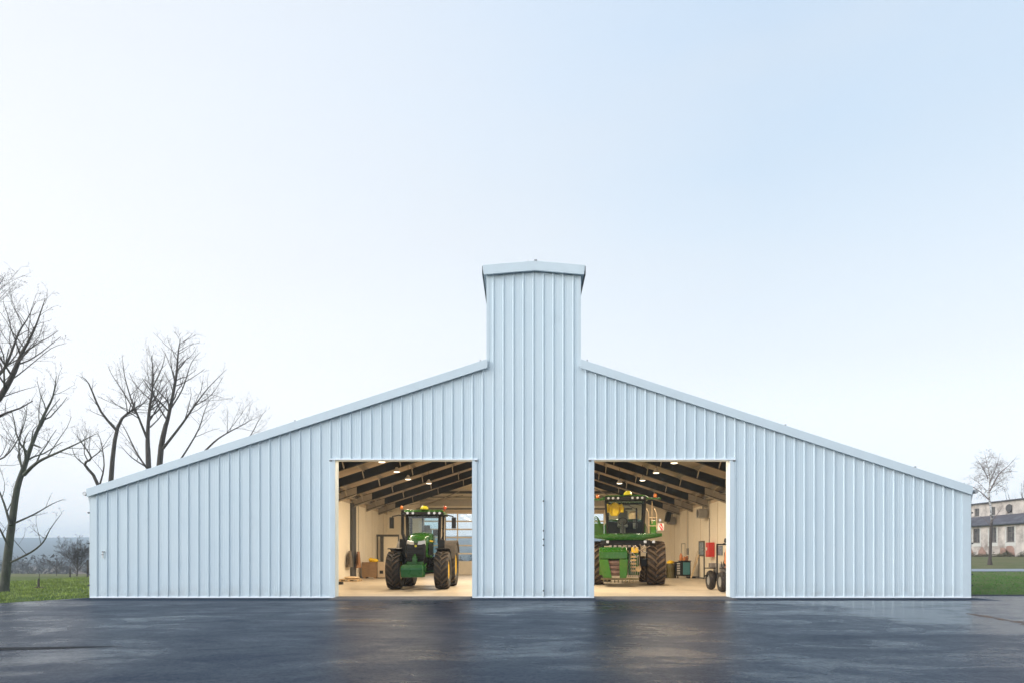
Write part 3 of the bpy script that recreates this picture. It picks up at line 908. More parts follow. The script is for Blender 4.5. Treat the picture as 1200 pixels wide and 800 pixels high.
for s in (-1, 1):
    m.bb(s * .432, s * .445, -.1, 1.2, 1.5, 2.0)
    m.bb(s * .446, s * .450, 0.1, 1.1, 2.07, 2.13, 1)
m.build('side_grille', ['black', 'yellow'], tr)
# front linkage + weight box
m = MB()
for s in (-1, 1):
    m.bar((s * .30, -.8, .85), (s * .36, -1.35, .72), .09, .16); m.bar((s * .42, -.7, 1.1), (s * .40, -1.3, .98), .05, .07)
m.bb(-.34, .34, -1.02, -.86, .75, 1.2); m.bb(-.09, .09, -1.2, -.95, 1.1, 1.42); m.tube([(0, -1.1, 1.2), (0, -1.12, 1.52)], .05, 8)
m.build('front_linkage', 'green', tr, bevel=.012)
m = MB()
m.loft([[(-.44, -1.80, .57), (.44, -1.80, .57), (.46, -1.22, .57), (-.46, -1.22, .57)], [(-.46, -1.84, .92), (.46, -1.84, .92), (.46, -1.22, .92), (-.46, -1.22, .92)], [(-.43, -1.76, 1.06), (.43, -1.76, 1.06), (.44, -1.24, 1.06), (-.44, -1.24, 1.06)]])
wb = m.build('weight_box', 'green_box', tr, bevel=.03)
m = MB(); m.bb(-.52, -.46, -1.5, -1.3, .8, 1.0); m.bb(.46, .52, -1.5, -1.3, .8, 1.0); m.bb(-.38, .38, -1.7, -1.4, 1.06, 1.09); m.build_each('lifting_lug', 'green', wb, bevel=.008)
# mudguards
def arch(par, name, x0, x1, y, z, r, a0, a1, th, mt, n=10):
    m = MB(); rings = []
    for k in range(n + 1):
        a = a0 + (a1 - a0) * k / n
        c, s_ = math.cos(a), math.sin(a)
        rings.append([(x0, y + r * c, z + r * s_), (x1, y + r * c, z + r * s_), (x1, y + (r + th) * c, z + (r + th) * s_), (x0, y + (r + th) * c, z + (r + th) * s_)])
    m.loft(rings); return m.build(name, mt, par, smooth=30)
for s in (-1, 1):
    arch(tr, 'front_mudguard', s * .72, s * 1.32, 0, .84, .92, R(105), R(15), .03, 'black')
    arch(tr, 'rear_mudguard', s * .66, s * 1.38, 2.75, 1.03, 1.12, R(165), R(30), .04, 'dusty_black')
    m = MB(); m.prism_x([(1.7, 1.45), (2.2, 1.3), (3.2, 1.9), (2.9, 2.2), (2.0, 2.15)], s * .60, s * .70); m.build('rear_guard_side', 'green_light', tr, bevel=.03)
    m = MB(); m.loft([[(s * .50, 1.25, .75), (s * .85, 1.2, .75), (s * .85, 2.0, .75), (s * .5, 2.0, .75)], [(s * .5, 1.1, 1.25), (s * .88, 1.1, 1.25), (s * .88, 1.75, 1.25), (s * .5, 1.75, 1.25)]]); m.build('step_tank', 'black', tr, bevel=.04)
# cab
cab = MB()
B = [(-.70, 1.15, 1.35), (.70, 1.15, 1.35), (.78, 2.5, 1.35), (-.78, 2.5, 1.35)]
T = [(-.76, 1.22, 3.28), (.76, 1.22, 3.28), (.80, 2.55, 3.28), (-.80, 2.55, 3.28)]
for a, b in zip(B, T): cab.bar(a, b, .10, .10)
for q in (B, T):
    for i in range(4): cab.bar(q[i], q[(i + 1) % 4], .09, .09)
cab.bar((-.80, 1.85, 1.35), (-.84, 1.85, 3.28), .07, .07); cab.bar((.80, 1.85, 1.35), (.84, 1.85, 3.28), .07, .07)
cab.bb(-.72, .72, 1.2, 2.5, 1.25, 1.34)
for s in (-1, 1):
    cab.bar((s * .70, 1.12, 2.0), (s * .74, 1.18, 3.2), .13, .06)
cf = cab.build('cab_frame', 'black', tr, bevel=.02)
g = MB(); g.quad((-.66, 1.17, 1.4), (.66, 1.17, 1.4), (.72, 1.22, 3.24), (-.72, 1.22, 3.24)); g.build('windscreen', 'cab_glass', tr)
g = MB()
g.quad((-.74, 2.5, 1.5), (.74, 2.5, 1.5), (.76, 2.55, 3.24), (-.76, 2.55, 3.24))
for s in (-1, 1): g.quad((s * .78, 1.2, 1.4), (s * .82, 2.5, 1.4), (s * .84, 2.52, 3.24), (s * .80, 1.25, 3.24))
g.build('cab_glazing', 'cab_glass', tr)
m = MB(); m.box((0, 1.95, 1.9), (.5, .48, .14)); m.box((0, 2.2, 2.3), (.48, .14, .75)); m.box((0, 2.22, 2.78), (.3, .11, .2)); m.bb(-.12, .12, 1.75, 2.1, 1.34, 1.85)
m.box((.38, 1.95, 2.1), (.1, .45, .06)); m.box((.4, 1.75, 2.25), (.08, .2, .25)); m.build('driver_seat', 'grey', tr, bevel=.05)
m = MB(); m.tube([(0, 1.3, 1.35), (0, 1.42, 2.1)], .05, 8); m.tube([(.2 * math.cos(a * PI / 8), 1.45 - .1 * math.sin(a * PI / 8), 2.18 + .16 * math.sin(a * PI / 8)) for a in range(17)], .018, 6); m.box((0, 1.3, 2.05), (.5, .14, .28)); m.box((.5, 1.5, 2.5), (.22, .05, .28)); m.build('steering_wheel', 'black', tr)
m = MB()
m.loft([[(-.96, .92, 3.30), (.96, .92, 3.30), (.92, 2.75, 3.30), (-.92, 2.75, 3.30)], [(-1.0, .88, 3.38), (1.0, .88, 3.38), (.95, 2.8, 3.38), (-.95, 2.8, 3.38)], [(-.86, 1.0, 3.52), (.86, 1.0, 3.52), (.84, 2.7, 3.52), (-.84, 2.7, 3.52)]])
rf = m.build('cab_roof', 'green', tr, bevel=.05)
m = MB(); m.bb(-.95, .95, .84, .93, 3.29, 3.42); m.build('light_bar', 'black', rf, bevel=.02)
for x in (-.66, -.42, .30, .54, .78):
    m = MB(); m.lathe([(-.03, 0), (-.03, .055), (.02, .07)], (x, .85, 3.36), 'Y', 14); m.build('work_light', 'lens', rf)
for x, mt in ((-.98, 'amber'), (.98, 'red_amber')):
    m = MB(); m.tube([(x * .9, 1.15, 3.4), (x, 1.15, 3.55)], .02, 6); m.lathe([(0, .05), (.03, .068), (.12, .065), (.16, .04), (.17, 0)], (x, 1.15, 3.55), 'Z', 16); m.build('beacon', mt, tr, smooth=True)
m = MB(); m.lathe([(0, .17), (.04, .19), (.10, .16), (.16, .09), (.175, 0)], (.07, 1.0, 3.53), 'Z', 18); m.build('receiver_dome', 'dome', tr, smooth=True)
for s in (-1, 1):
    m = MB(); m.tube([(s * .8, 1.2, 3.25), (s * 1.1, 1.05, 3.28), (s * 1.36, 1.0, 3.22), (s * 1.4, 1.0, 3.1)], .03, 6); m.box((s * 1.40, 1.0, 2.93), (.19, .09, .50)); m.build('mirror', 'black', tr, bevel=.02)
m = MB(); m.tube([(-.62, .9, 1.9), (-.80, .92, 2.2), (-.90, .95, 2.45), (-.90, .95, 3.35), (-.88, .85, 3.48)], [.09, .09, .075, .07, .065], 10); m.bb(-1.0, -.72, .75, 1.1, 1.55, 2.2); m.build('exhaust', 'black', tr, smooth=True)
m = MB(); m.bb(.72, 1.0, .8, 1.1, 1.6, 2.15); m.tube([(.8, 1.1, 2.1), (.95, 1.0, 2.5), (.85, 1.15, 2.7)], .025, 6); m.tube([(-.5, -.3, 1.4), (-.62, -.1, 1.15), (-.4, .1, 1.0)], .03, 6); m.tube([(.5, -.3, 1.4), (.62, -.1, 1.15), (.4, .1, 1.0)], .03, 6); m.build('air_filter', 'black', tr, bevel=.03)

# ------------------------------------------------------------------ forage harvester
fh = thing('forage_harvester', 'large green forage harvester with huge muddy front tyres, in the right gateway', 'harvester', (5.13, 9.45, .03), R(-9))
for s in (-1, 1):
    wheel(fh, s * 1.5, 0, 1.10, .90, .55, 19, s, 'rubber_brown', lug=.095, lw=.085)
    wheel(fh, s * 1.05, 3.3, .72, .6, .36, 18, s, 'rubber_brown')
m = MB(); m.bb(-.75, .75, -.6, 4.4, .75, 2.1); m.bb(-1.1, 1.1, -.18, .18, .9, 1.3); m.bb(-.5, .5, -1.3, -.5, .9, 2.0)
m.build('chassis', 'black', fh, bevel=.03)
m = MB()
m.loft([[(-1.05, 1.1, 2.2), (1.05, 1.1, 2.2), (1.05, 1.1, 3.1), (.8, 1.1, 3.35), (-.8, 1.1, 3.35), (-1.05, 1.1, 3.1)], [(-1.3, 4.3, 2.0), (1.3, 4.3, 2.0), (1.3, 4.3, 3.0), (1.0, 4.3, 3.25), (-1.0, 4.3, 3.25), (-1.3, 4.3, 3.0)]])
m.build('engine_hood', 'green', fh, bevel=.06)
# ribbed intake cowl beside the cab
m = MB()
for k in range(9):
    t = k / 8
    m.tube([(-1.78 + .62 * q, .35, 2.55 + .28 + t * .0 + (.62 - .06 * k) * math.sin(PI * q)) for q in [i / 8 for i in range(9)]][0:9], .03, 5) if k == 0 else m.tube([(-1.74 + .54 * q, .32 + .04 * k, 2.58 + (.86 - .085 * k) * math.sin(PI * (.12 + .76 * q))) for q in [i / 8 for i in range(9)]], .022, 5)
m.bb(-1.8, -1.1, .45, .9, 2.5, 3.1)
m.build('intake_cowl', 'green_light', fh, smooth=True)
# platform beam in front of the cab
m = MB(); rings = []
for k in range(13):
    x = -1.85 + 3.6 * k / 12; u = (x + .05) / 1.8
    zt = 2.52 + .03 * abs(u) ** 2; zb = 2.22 + .16 * abs(u) ** 3; yf = -1.25 + .25 * u * u
    rings.append([(x, yf, (zt + zb) / 2 - .05), (x, yf + .05, zb), (x, .2, zb + .04), (x, .2, zt), (x, yf + .12, zt), (x, yf + .02, zt - .06)])
m.loft(rings); pl = m.build('platform', 'green', fh, smooth=35)
m = MB()
for x in (-.85, .95, 1.35): m.box((x, -1.12, 2.12), (.14, .1, .14))
m.build_each('platform_lamp', 'lens', pl, bevel=.02)
m = MB(); m.bb(-1.2, 1.2, -1.0, .2, 1.95, 2.2); m.build('under_platform', 'black', fh)
# cab
m = MB()
B = [(-.85, -.95, 2.52), (.85, -.95, 2.52), (.85, .75, 2.52), (-.85, .75, 2.52)]; T = [(-.95, -1.1, 4.12), (.95, -1.1, 4.12), (.9, .8, 4.12), (-.9, .8, 4.12)]
for a, b in zip(B, T): m.bar(a, b, .09, .09)
for q in (B, T):
    for i in range(4): m.bar(q[i], q[(i + 1) % 4], .08, .08)
m.bb(-.85, .85, .70, .78, 2.52, 3.2)
m.build('cab_frame', 'black', fh, bevel=.02)
g = MB(); g.quad((-.82, -.97, 2.55), (.82, -.97, 2.55), (.92, -1.12, 4.1), (-.92, -1.12, 4.1)); g.build('windscreen', 'screen_glass', fh)
g = MB(); g.quad((-.82, .76, 3.2), (.82, .76, 3.2), (.88, .8, 4.1), (-.88, .8, 4.1))
for s in (-1, 1): g.quad((s * .86, -.9, 2.56), (s * .86, .7, 2.56), (s * .93, .75, 4.1), (s * .96, -1.05, 4.1))
g.build('cab_glazing', 'cab_glass', fh)
m = MB(); m.box((-.12, .1, 2.95), (.52, .5, .14)); m.box((-.12, .38, 3.35), (.5, .14, .75)); m.box((-.12, .4, 3.82), (.28, .11, .18)); m.bb(-.25, .02, 0, .3, 2.5, 2.9); m.box((.5, .1, 3.05), (.22, .6, .5)); m.build('driver_seat', 'grey', fh, bevel=.05)
m = MB(); m.tube([(-.12, -.65, 2.52), (-.12, -.5, 3.1)], .06, 8); m.tube([(-.12 + .21 * math.cos(a * PI / 8), -.48 - .1 * math.sin(a * PI / 8), 3.15 + .17 * math.sin(a * PI / 8)) for a in range(17)], .02, 6); m.box((.55, -.5, 3.2), (.08, .08, 1.2)); m.box((.45, -.5, 3.1), (.55, .06, .05)); m.build('steering_wheel', 'black', fh)
m = MB()
m.loft([[(-1.1, -1.35, 4.14), (1.1, -1.35, 4.14), (1.0, 1.0, 4.14), (-1.0, 1.0, 4.14)], [(-1.16, -1.4, 4.24), (1.16, -1.4, 4.24), (1.05, 1.05, 4.24), (-1.05, 1.05, 4.24)], [(-.9, -1.2, 4.38), (.9, -1.2, 4.38), (.9, .95, 4.38), (-.9, .95, 4.38)]])
rf = m.build('cab_roof', 'green', fh, bevel=.05)
m = MB(); m.bb(-.98, .98, -1.44, -1.33, 4.13, 4.31); m.build('light_bar', 'black', rf, bevel=.02)
for x in (-.80, -.58, -.34, .34, .58, .80):
    m = MB(); m.lathe([(-.03, 0), (-.03, .055), (.03, .075)], (x, -1.43, 4.22), 'Y', 14); m.build('work_light', 'lens', rf)
m = MB(); m.bb(-1.85, -1.0, -1.25, -1.1, 4.14, 4.24); m.bb(1.0, 1.68, -1.25, -1.1, 4.16, 4.23); m.build_each('mirror_arm', 'green', rf, bevel=.02)
for x in (-1.32, 1.42):
    m = MB(); m.lathe([(0, .06), (.03, .085), (.14, .08), (.18, .05), (.19, 0)], (x, -1.18, 4.245), 'Z', 16); m.build('beacon', 'amber', fh, smooth=True)
m = MB(); m.lathe([(0, .19), (.05, .21), (.13, .17), (.2, .10), (.22, 0)], (.12, -1.25, 4.37), 'Z', 18); m.build('receiver_dome', 'dome', fh, smooth=True)
# intake unit
m = MB()
m.prism_x([(-2.45, 1.30), (-1.2, 1.20), (-1.1, 1.85), (-1.9, 1.86), (-2.40, 1.66)], -1.22, .10)
m.build('intake_cover', 'green', fh, bevel=.04)
ik = MB()
ik.prism_y([(-1.22, 1.28), (-.80, 1.28), (-.62, .42), (-1.02, .42)], -2.48, -2.36)
ik.prism_y([(-.28, 1.28), (.12, 1.28), (.05, .42), (-.26, .42)], -2.48, -2.36)
ik.bb(-1.2, -.95, -2.36, -1.3, .55, 1.25); ik.bb(-.1, .1, -2.36, -1.3, .55, 1.25); ik.bb(-1.18, .08, -1.45, -1.3, .5, 1.25)
ik.build('intake_plate', 'green_light', fh, bevel=.015)
m = MB()
for z, r in ((1.12, .10), (.90, .10), (.66, .13)):
    m.lathe([(-.38, 0), (-.38, r), (.38, r), (.38, 0)], (-.52, -2.28, z), 'X', 16)
    for k in range(8):
        a = 2 * PI * k / 8; m.box((-.52, -2.28 + r * math.cos(a), z + r * math.sin(a)), (.72, .03, .03))
m.build('feed_roller', 'rusty', fh, smooth=30)
m = MB(); m.bb(-1.12, .62, -2.52, -2.3, .32, .42)
for k in range(9): m.box((-1.0 + k * .17, -2.5, .27), (.05, .14, .12))
m.build('skid_bar', 'weed', fh, bevel=.01)
m = MB(); m.box((-.56, -2.36, 1.60), (.16, .03, .11)); m.build('badge', 'dome', fh)
# gearbox side with hoses
rng = random.Random(5)
m = MB(); m.bb(.12, .62, -2.2, -1.3, .55, 1.55); m.build('gearbox', 'green', fh, bevel=.03)
m = MB()
for k in range(5): m.bb(.24, .5, -2.27, -2.19, .72 + k * .16, .80 + k * .16)
m.lathe([(-.1, .13), (0, .16), (.04, .05)], (.68, -2.0, .85), 'X', 16); m.lathe([(-.04, .11), (0, .13)], (.6, -2.24, .82), 'Y', 14)
m.build('coupling', 'brass', fh)
m = MB()
for k in range(12):
    x = rng.uniform(-.3, .7); z = rng.uniform(1.5, 1.95); p = [(x, -2.1, z)]
    for q in range(4):
        x += rng.uniform(-.1, .2); z += rng.uniform(-.25, .12); p.append((x, -2.25 + rng.uniform(-.05, .1), z))
    m.tube(p, rng.uniform(.012, .028), 5)
for k in range(6):
    x = .14 + k * .1; m.tube([(x, -2.24, .45), (x + rng.uniform(-.06, .06), -2.28, .9), (x + rng.uniform(-.1, .1), -2.22, 1.5)], .016, 5)
m.build_each('hose', 'steel', fh, smooth=True)
m = MB(); m.bb(.28, .6, -2.2, -1.8, 1.58, 1.85); m.build('hose_block', 'yellow', fh, bevel=.02)
m = MB()
for k in range(5): m.box((-.7 + k * .22, -1.75, 1.90), (.14, .2, .1))
m.build_each('valve_block', 'steel', fh, bevel=.01)
# rail and ladder on the driver's left
m = MB()
for x in (1.12, 1.5): m.tube([(x, -.8, 2.5), (x, -.85, 3.5), (x - .1, -.7, 3.75)], .022, 6)
m.tube([(1.12, -.85, 3.3), (1.5, -.85, 3.3)], .018, 6); m.tube([(1.12, -.83, 2.9), (1.5, -.83, 2.9)], .018, 6); m.tube([(1.28, -.95, 3.0), (1.28, -.95, 4.1)], .02, 6)
m.build('handrail', 'beige', fh, smooth=True)
m = MB(); m.prism_x([(-1.0, 2.5), (-.2, 2.5), (-.3, 3.1), (-.6, 3.2)], 1.2, 1.5); m.build('side_cover', 'green_light', fh, bevel=.05)
for s in (-1, 1):
    m = MB(); m.box((s * 1.70, -.95, 2.84), (.30, .02, .34)); wp = m.build('warning_plate', 'white', fh)
    m = MB()
    for k in (-1, 1):
        c = s * 1.70 + k * .11 - .03
        lo, hi = s * 1.70 - .145, s * 1.70 + .145
        q = [(max(lo, min(hi, c - .15)), 3.0), (max(lo, min(hi, c - .04)), 3.0), (max(lo, min(hi, c + .15)), 2.68), (max(lo, min(hi, c + .26)), 2.68)]
        m.add([(a, -.963, z) for a, z in q], [(0, 1, 2, 3)])
    m.build('stripe', 'red', wp)
    m = MB(); m.lathe([(-.04, 0), (-.04, .06), (.03, .07)], (s * 1.66, -.95, 3.17), 'Y', 12); m.tube([(s * 1.5, -.9, 2.6), (s * 1.66, -.9, 3.17)], .015, 5); m.build('side_lamp', 'lens', fh)
# yellow jacket and straw bag lying in the cab
ctr = Matrix.Rotation(R(-9), 4, 'Z'); ctr.translation = (5.13, 9.45, .03)
def cloth(name, mt, pts, label, cat, seed):
    m = MB()
    for i, (c, r) in enumerate(pts): m.ball(c, r, 12, 8, jit=.10, seed=seed + i)
    return tag(m.build(name, mt, smooth=60), label, cat)
p = ctr @ Vector((-.52, -.55, 3.72))
jk = thing('jacket', 'bright yellow work jacket hanging inside the harvester cab', 'jacket', p, R(-9))
m = MB()
m.loft([[(x * w, y * .13, z) for x, y in ((-1, 0), (-.6, -.8), (-.2, -1), (.25, -.7), (.7, -1), (1, 0), (.5, .8), (-.4, .9))] for w, z in ((.16, -.30), (.26, -.15), (.30, .05), (.38, .18), (.20, .30), (.08, .36))])
m.build('jacket_body', 'yellow_cloth', jk, smooth=50)
for s in (-1, 1):
    m = MB(); m.tube([(s * .28, -.02, .24), (s * .38, -.06, .08), (s * .36, -.1, -.14)], [.10, .10, .08], 9); m.build('sleeve', 'yellow_cloth', jk, smooth=60)
p = ctr @ Vector((.42, -.3, 3.40))
bg = MB()
bg.loft([[(p.x + w * math.cos(a * PI / 5), p.y + w * .7 * math.sin(a * PI / 5), p.z + z) for a in range(10)] for w, z in ((.22, -.13), (.26, 0), (.25, .1), (.20, .2), (.12, .26))])
tag(bg.build('bag', 'beige', smooth=60), 'beige cloth bag behind the harvester windscreen', 'bag')

# ------------------------------------------------------------------ compact loader beside the right jamb
cl = thing('compact_loader', 'small dusty four-wheeled loader half hidden behind the right jamb', 'loader', (8.0, 3.9, .03))
for x, y, f in ((.05, .95, -1), (-.02, -.85, -1), (1.15, .95, 1), (1.15, -.85, 1)):
    wheel(cl, x, y, .42, .27, .20, 14, f, 'rubber', 'zinc', .028, .035)
m = MB(); m.bb(.22, .95, -1.1, 1.25, .42, .72); m.bb(.1, 1.05, .90, 1.0, .36, .46); m.bb(.1, 1.05, -.9, -.8, .36, .46); m.bb(-.18, .2, 1.0, 1.06, .55, .62); m.build('chassis', 'black', cl, bevel=.02)
m = MB(); m.bb(-.18, .25, .72, 1.15, .90, .94); m.bb(-.08, .26, -1.05, -.62, .92, .96); m.build('mudguard', 'black', cl, bevel=.01)
m = MB(); m.bar((.06, .1, .7), (.06, .1, 1.92), .06, .06); m.bar((1.0, .1, .7), (1.0, .1, 1.92), .06, .06); m.bar((.04, .1, 1.92), (1.02, .1, 1.92), .06, .06); m.build('roll_bar', 'black', cl, bevel=.01)
m = MB(); m.bb(.2, .95, .2, 1.1, .72, 1.12); m.build('engine_cover', 'heater', cl, bevel=.04)
m = MB(); m.bb(.0, .30, .78, 1.1, .95, 1.14); m.build('tool_box', 'steel', cl, bevel=.01)
m = MB(); m.box((.55, -.35, .95), (.5, .5, .14)); m.box((.55, -.08, 1.3), (.5, .12, .6)); m.build('seat', 'black', cl, bevel=.04)
m = MB(); m.tube([(.2, -.55, 1.15), (.24, -.5, 1.5), (.30, -.45, 1.75)], .055, 8); m.tube([(.15, -.7, .95), (.2, -.6, 1.3)], .03, 8); m.build('lift_cylinder', 'orange', cl, smooth=True)
m = MB(); m.bar((.34, .05, 1.1), (.36, -.6, 1.75), .10, .14); m.bar((.36, -.6, 1.75), (.38, -1.25, 1.0), .10, .14); m.build('loader_arm', 'dusty_black', cl, bevel=.02)
m = MB(); m.tube([(.18, -.9, .9), (.12, -.7, 1.1), (.2, -.5, 1.05), (.28, -.55, 1.3)], .02, 6); m.tube([(.2, .0, 1.2), (.16, -.2, 1.0), (.22, -.4, .9)], .02, 6); m.build_each('hose', 'black', cl)
m = MB(); m.lathe([(0, .09), (.05, .1), (.16, .08), (.18, 0)], (.32, -.3, 2.0), 'Z', 14); m.bar((.32, .1, 1.95), (.32, -.32, 2.0), .03, .03); m.build('lamp', 'black', cl)

# ------------------------------------------------------------------ shop floor things, left bay
pal = thing('pallet', 'low pale wooden pallet with flattened sacks by the left inner wall', 'pallet', (-9.72, 13.3, .03))
m = MB()
for k in range(7): m.box((-.48 + k * .16, 0, .13), (.12, .8, .022))
for y in (-.35, 0, .35): m.box((0, y, .106), (1.1, .1, .022)); m.box((0, y, .012), (1.1, .1, .02))
for x in (-.5, 0, .5):
    for y in (-.35, 0, .35): m.box((x, y, .058), (.1, .1, .075))
m.build('boards', 'pale_wood', pal)
m = MB(); m.ball((-9.65, 13.25, .24), (.45, .32, .075), 14, 8, jit=.08, seed=2)
tag(m.build('sack', 'beige', smooth=60), 'flat pale sack lying on the wooden pallet', 'sack')
cr = thing('crate', 'brown plywood crate topped by a yellow bundle, behind the front tyre of the tractor', 'crate', (-9.6, 18.1, .03))
m = MB(); m.bb(-.62, .30, -.4, .45, .08, 1.02); m.build('box', 'wood', cr, bevel=.02)
m = MB()
for x in (-.6, -.16, .28): m.box((x, -.41, .55), (.06, .02, .94))
m.bb(-.62, .3, -.42, -.401, .95, 1.04); m.bb(-.55, -.4, -.4, .4, 0, .08); m.bb(.1, .25, -.4, .4, 0, .08); m.build('batten', 'wood', cr)
cr2 = thing('cabinet', 'light brown narrow cabinet standing against the plywood crate', 'cabinet', (-9.02, 18.1, .03))
m = MB(); m.bb(-.25, .22, -.3, .4, .05, 1.05); m.build('body', 'brown_panel', cr2, bevel=.02)
m = MB(); m.bb(-.1, .12, -.315, -.29, .3, .5); m.bb(-.25, .22, -.29, .35, 0, .05); m.build('vent', 'black', cr2)
m = MB(); m.ball((-9.55, 17.95, 1.16), (.30, .22, .13), 12, 7, jit=.12, seed=3); m.ball((-9.72, 17.95, 1.22), (.15, .15, .12), 10, 6, jit=.15, seed=4)
tag(m.build('bundle', 'yellow_cloth', smooth=60), 'crumpled yellow bundle on top of the plywood crate', 'bundle')
def coat(name, mt, loc, h, w, label, seed):
    rng = random.Random(seed); t = thing(name, label, 'jacket', loc, group='work jackets hung on the steel post')
    m = MB(); rings = []
    for k in range(8):
        u = k / 7; ww = w * (.28 + .72 * u ** .7); ring = []
        for q in range(14):
            a = 2 * PI * q / 14; f = 1 + .18 * math.sin(5 * a + seed) * u
            ring.append((.12 + .16 * (.5 + .5 * u) * math.cos(a) * f, ww / 2 * math.sin(a) * f, -h * u + rng.uniform(-.02, .02)))
        rings.append(ring)
    m.loft(rings); m.build('jacket_body', mt, t, smooth=60)
    m = MB(); m.tube([(.2, -w * .3, -.15), (.25, -w * .42, -h * .45), (.26, -w * .45, -h * .8)], [.07, .075, .06], 8); m.build('sleeve', mt, t, smooth=60)
    return t
coat('jacket', 'coat_grey', (IX0 + .12, 14.9, 1.75), .95, .95, 'grey-brown work jacket hanging on the dark steel post', 1)
coat('jacket', 'coat_brown', (IX0 + .18, 16.5, 1.72), .98, .85, 'rust-brown work coat hanging beside the grey jacket', 2)
wc = MB(); p = at(398, 684.5, 31.5)
wc.prism_x([(p.y - .12, .03), (p.y + .12, .03), (p.y + .10, .17)], p.x - .22, p.x + .16)
tag(wc.build('wheel_chock', 'black', bevel=.01), 'black wedge chock on the floor at the left jamb', 'chock')

# ------------------------------------------------------------------ right bay wall things
def wall_heater(name, y, label, z=4.05):
    t = thing(name, label, 'heater', (IX1 - .03, y, z), group='unit heaters on the right inner wall')
    m = MB(); m.bb(-.62, -.08, -.28, .28, -.28, .28); m.bb(-.1, 0, -.05, .05, -.2, .2); m.build('casing', 'heater', t, bevel=.02)
    m = MB()
    for k in range(7): m.bb(-.60, -.1, -.30, -.285, -.24 + k * .075, -.20 + k * .075)
    m.build('louvre', 'grey', t)
    m = MB(); m.lathe([(-.03, 0), (-.03, .05), (.02, .24), (.03, .24)], (-.64, 0, 0), 'X', 18); m.build('fan', 'dark_frame', t)
    m = MB(); m.bb(-.26, -.1, .32, .62, -.28, .26); m.bb(-.5, -.34, .32, .5, -.22, .2); m.build('vent_box', 'zinc', t, bevel=.015)
    m = MB(); m.tube([(-.2, .2, .28), (-.2, .2, .9)], .035, 6); m.tube([(-.35, -.1, .28), (-.35, -.1, .9)], .025, 6); m.build('pipe', 'heater', t)
    return t
h0 = wall_heater('wall_heater', 16.2, 'grey unit heater high on the right inner wall, the nearer one')
copy_thing(h0, (IX1 - .03, 24.2, 4.05), 0, 'grey unit heater high on the right inner wall, half behind the black loudspeaker')
sp = thing('loudspeaker', 'black tilted loudspeaker hung high beside the far heater', 'loudspeaker', (IX1 - .9, 22.9, 4.25))
m = MB(); m.box((0, 0, 0), (.36, .36, .70), Matrix.Rotation(R(14), 3, 'Y') @ Matrix.Rotation(R(-10), 3, 'X')); m.build('casing', 'black', sp, bevel=.03)
m = MB(); m.bar((.0, 0, .2), (.85, .2, .35), .05, .05); m.build('bracket', 'dark_frame', sp)
fc = thing('hose_cabinet', 'red fire hose cabinet on the right inner wall', 'cabinet', (IX1 - .005, 15.2, 1.83))
m = MB(); m.bb(-.36, 0, -.32, .32, -.43, .43); m.build('casing', 'red', fc, bevel=.03)
m = MB(); m.lathe([(-.02, 0), (-.02, .10), (.0, .10)], (-.375, .0, .05), 'X', 16); m.build('window', 'white', fc)
nb = MB(); nb.bb(IX1 - .04, IX1 - .004, 13.4, 14.3, 1.5, 2.05)
tag(nb.build('notice_board', 'bluepane', bevel=.005), 'blue-grey notice board between the red cabinet and the right jamb', 'notice board')
so = thing('socket_box', 'small grey socket box with conduit on the right inner wall above the tool cart', 'socket', (IX1 - .005, 20.8, 1.75))
m = MB(); m.bb(-.09, 0, -.14, .14, -.22, .22); m.bb(-.08, 0, -.1, .1, -.5, -.3); m.build('casing', 'grey', so, bevel=.01)
m = MB(); m.tube([(-.03, 0, .2), (-.03, 0, 3.1)], .022, 6); m.build('conduit', 'heater', so)
so2 = MB(); so2.tube([(IX1 - .04, 15.85, 1.4), (IX1 - .04, 15.85, 3.75)], .03, 6)
tag(so2.build('drop_pipe', 'heater', smooth=True), 'thin grey pipe dropping from the nearer heater down the right wall', 'pipe')
tc = thing('tool_cart', 'teal tool cart with black drawers below orange canisters', 'tool cart', (10.38, 18.2, .03))
m = MB(); m.bb(-.30, .30, -.35, .42, .16, 1.08); m.bb(-.34, .34, -.40, .46, 1.08, 1.13, 0); m.build('body', 'black', tc, bevel=.02)
m = MB(); m.bb(-.20, .24, -.385, -.352, .24, 1.02); m.build('door', 'teal', tc, bevel=.02)
m = MB(); m.bb(-.62, -.33, -.30, .42, .16, 1.06); dr = m.build('drawer_unit', 'black', tc, bevel=.02)
m = MB()
for k in range(7): m.bb(-.57, -.38, -.335, -.305, .27 + k * .11, .31 + k * .11)
m.build('handle', 'white', dr)
for x in (-.5, .22):
    for y in (-.25, .3):
        m = MB(); m.lathe([(-.025, 0), (-.025, .075), (.025, .075), (.025, 0)], (x, y, .075), 'X', 14); m.build('castor', 'rubber', tc)
for i, (x, y, r, h, lab) in enumerate(((10.12, 18.1, .10, .46, 'tall orange canister on the teal tool cart'), (10.32, 18.0, .11, .26, 'short orange canister on the teal tool cart, in front'), (10.52, 18.2, .09, .30, 'slim orange canister on the teal tool cart, nearest the wall'))):
    m = MB(); m.lathe([(0, 0), (0, r * .95), (.02, r), (h * .7, r), (h * .82, r * .55), (h, r * .5), (h, 0)], (x, y, 1.162), 'Z', 16)
    tag(m.build('canister', 'orange', smooth=40), lab, 'canister', 'orange canisters on the tool cart')
m = MB(); m.lathe([(0, 0), (0, .27), (.03, .285), (.3, .275), (.33, .285), (.6, .275), (.63, .285), (.9, .28), (.92, .27), (.9, .24), (.9, 0)], (9.5, 18.3, .03), 'Z', 24)
tag(m.build('drum', 'olive', smooth=40), 'dark olive drum beside the black drawers of the tool cart', 'drum')
m = MB(); m.ball((9.48, 18.25, 1.05), (.24, .2, .13), 12, 7, jit=.1, seed=8)
tag(m.build('cap', 'yellow_cloth', smooth=60), 'yellow-orange bundle on top of the olive drum', 'bundle')
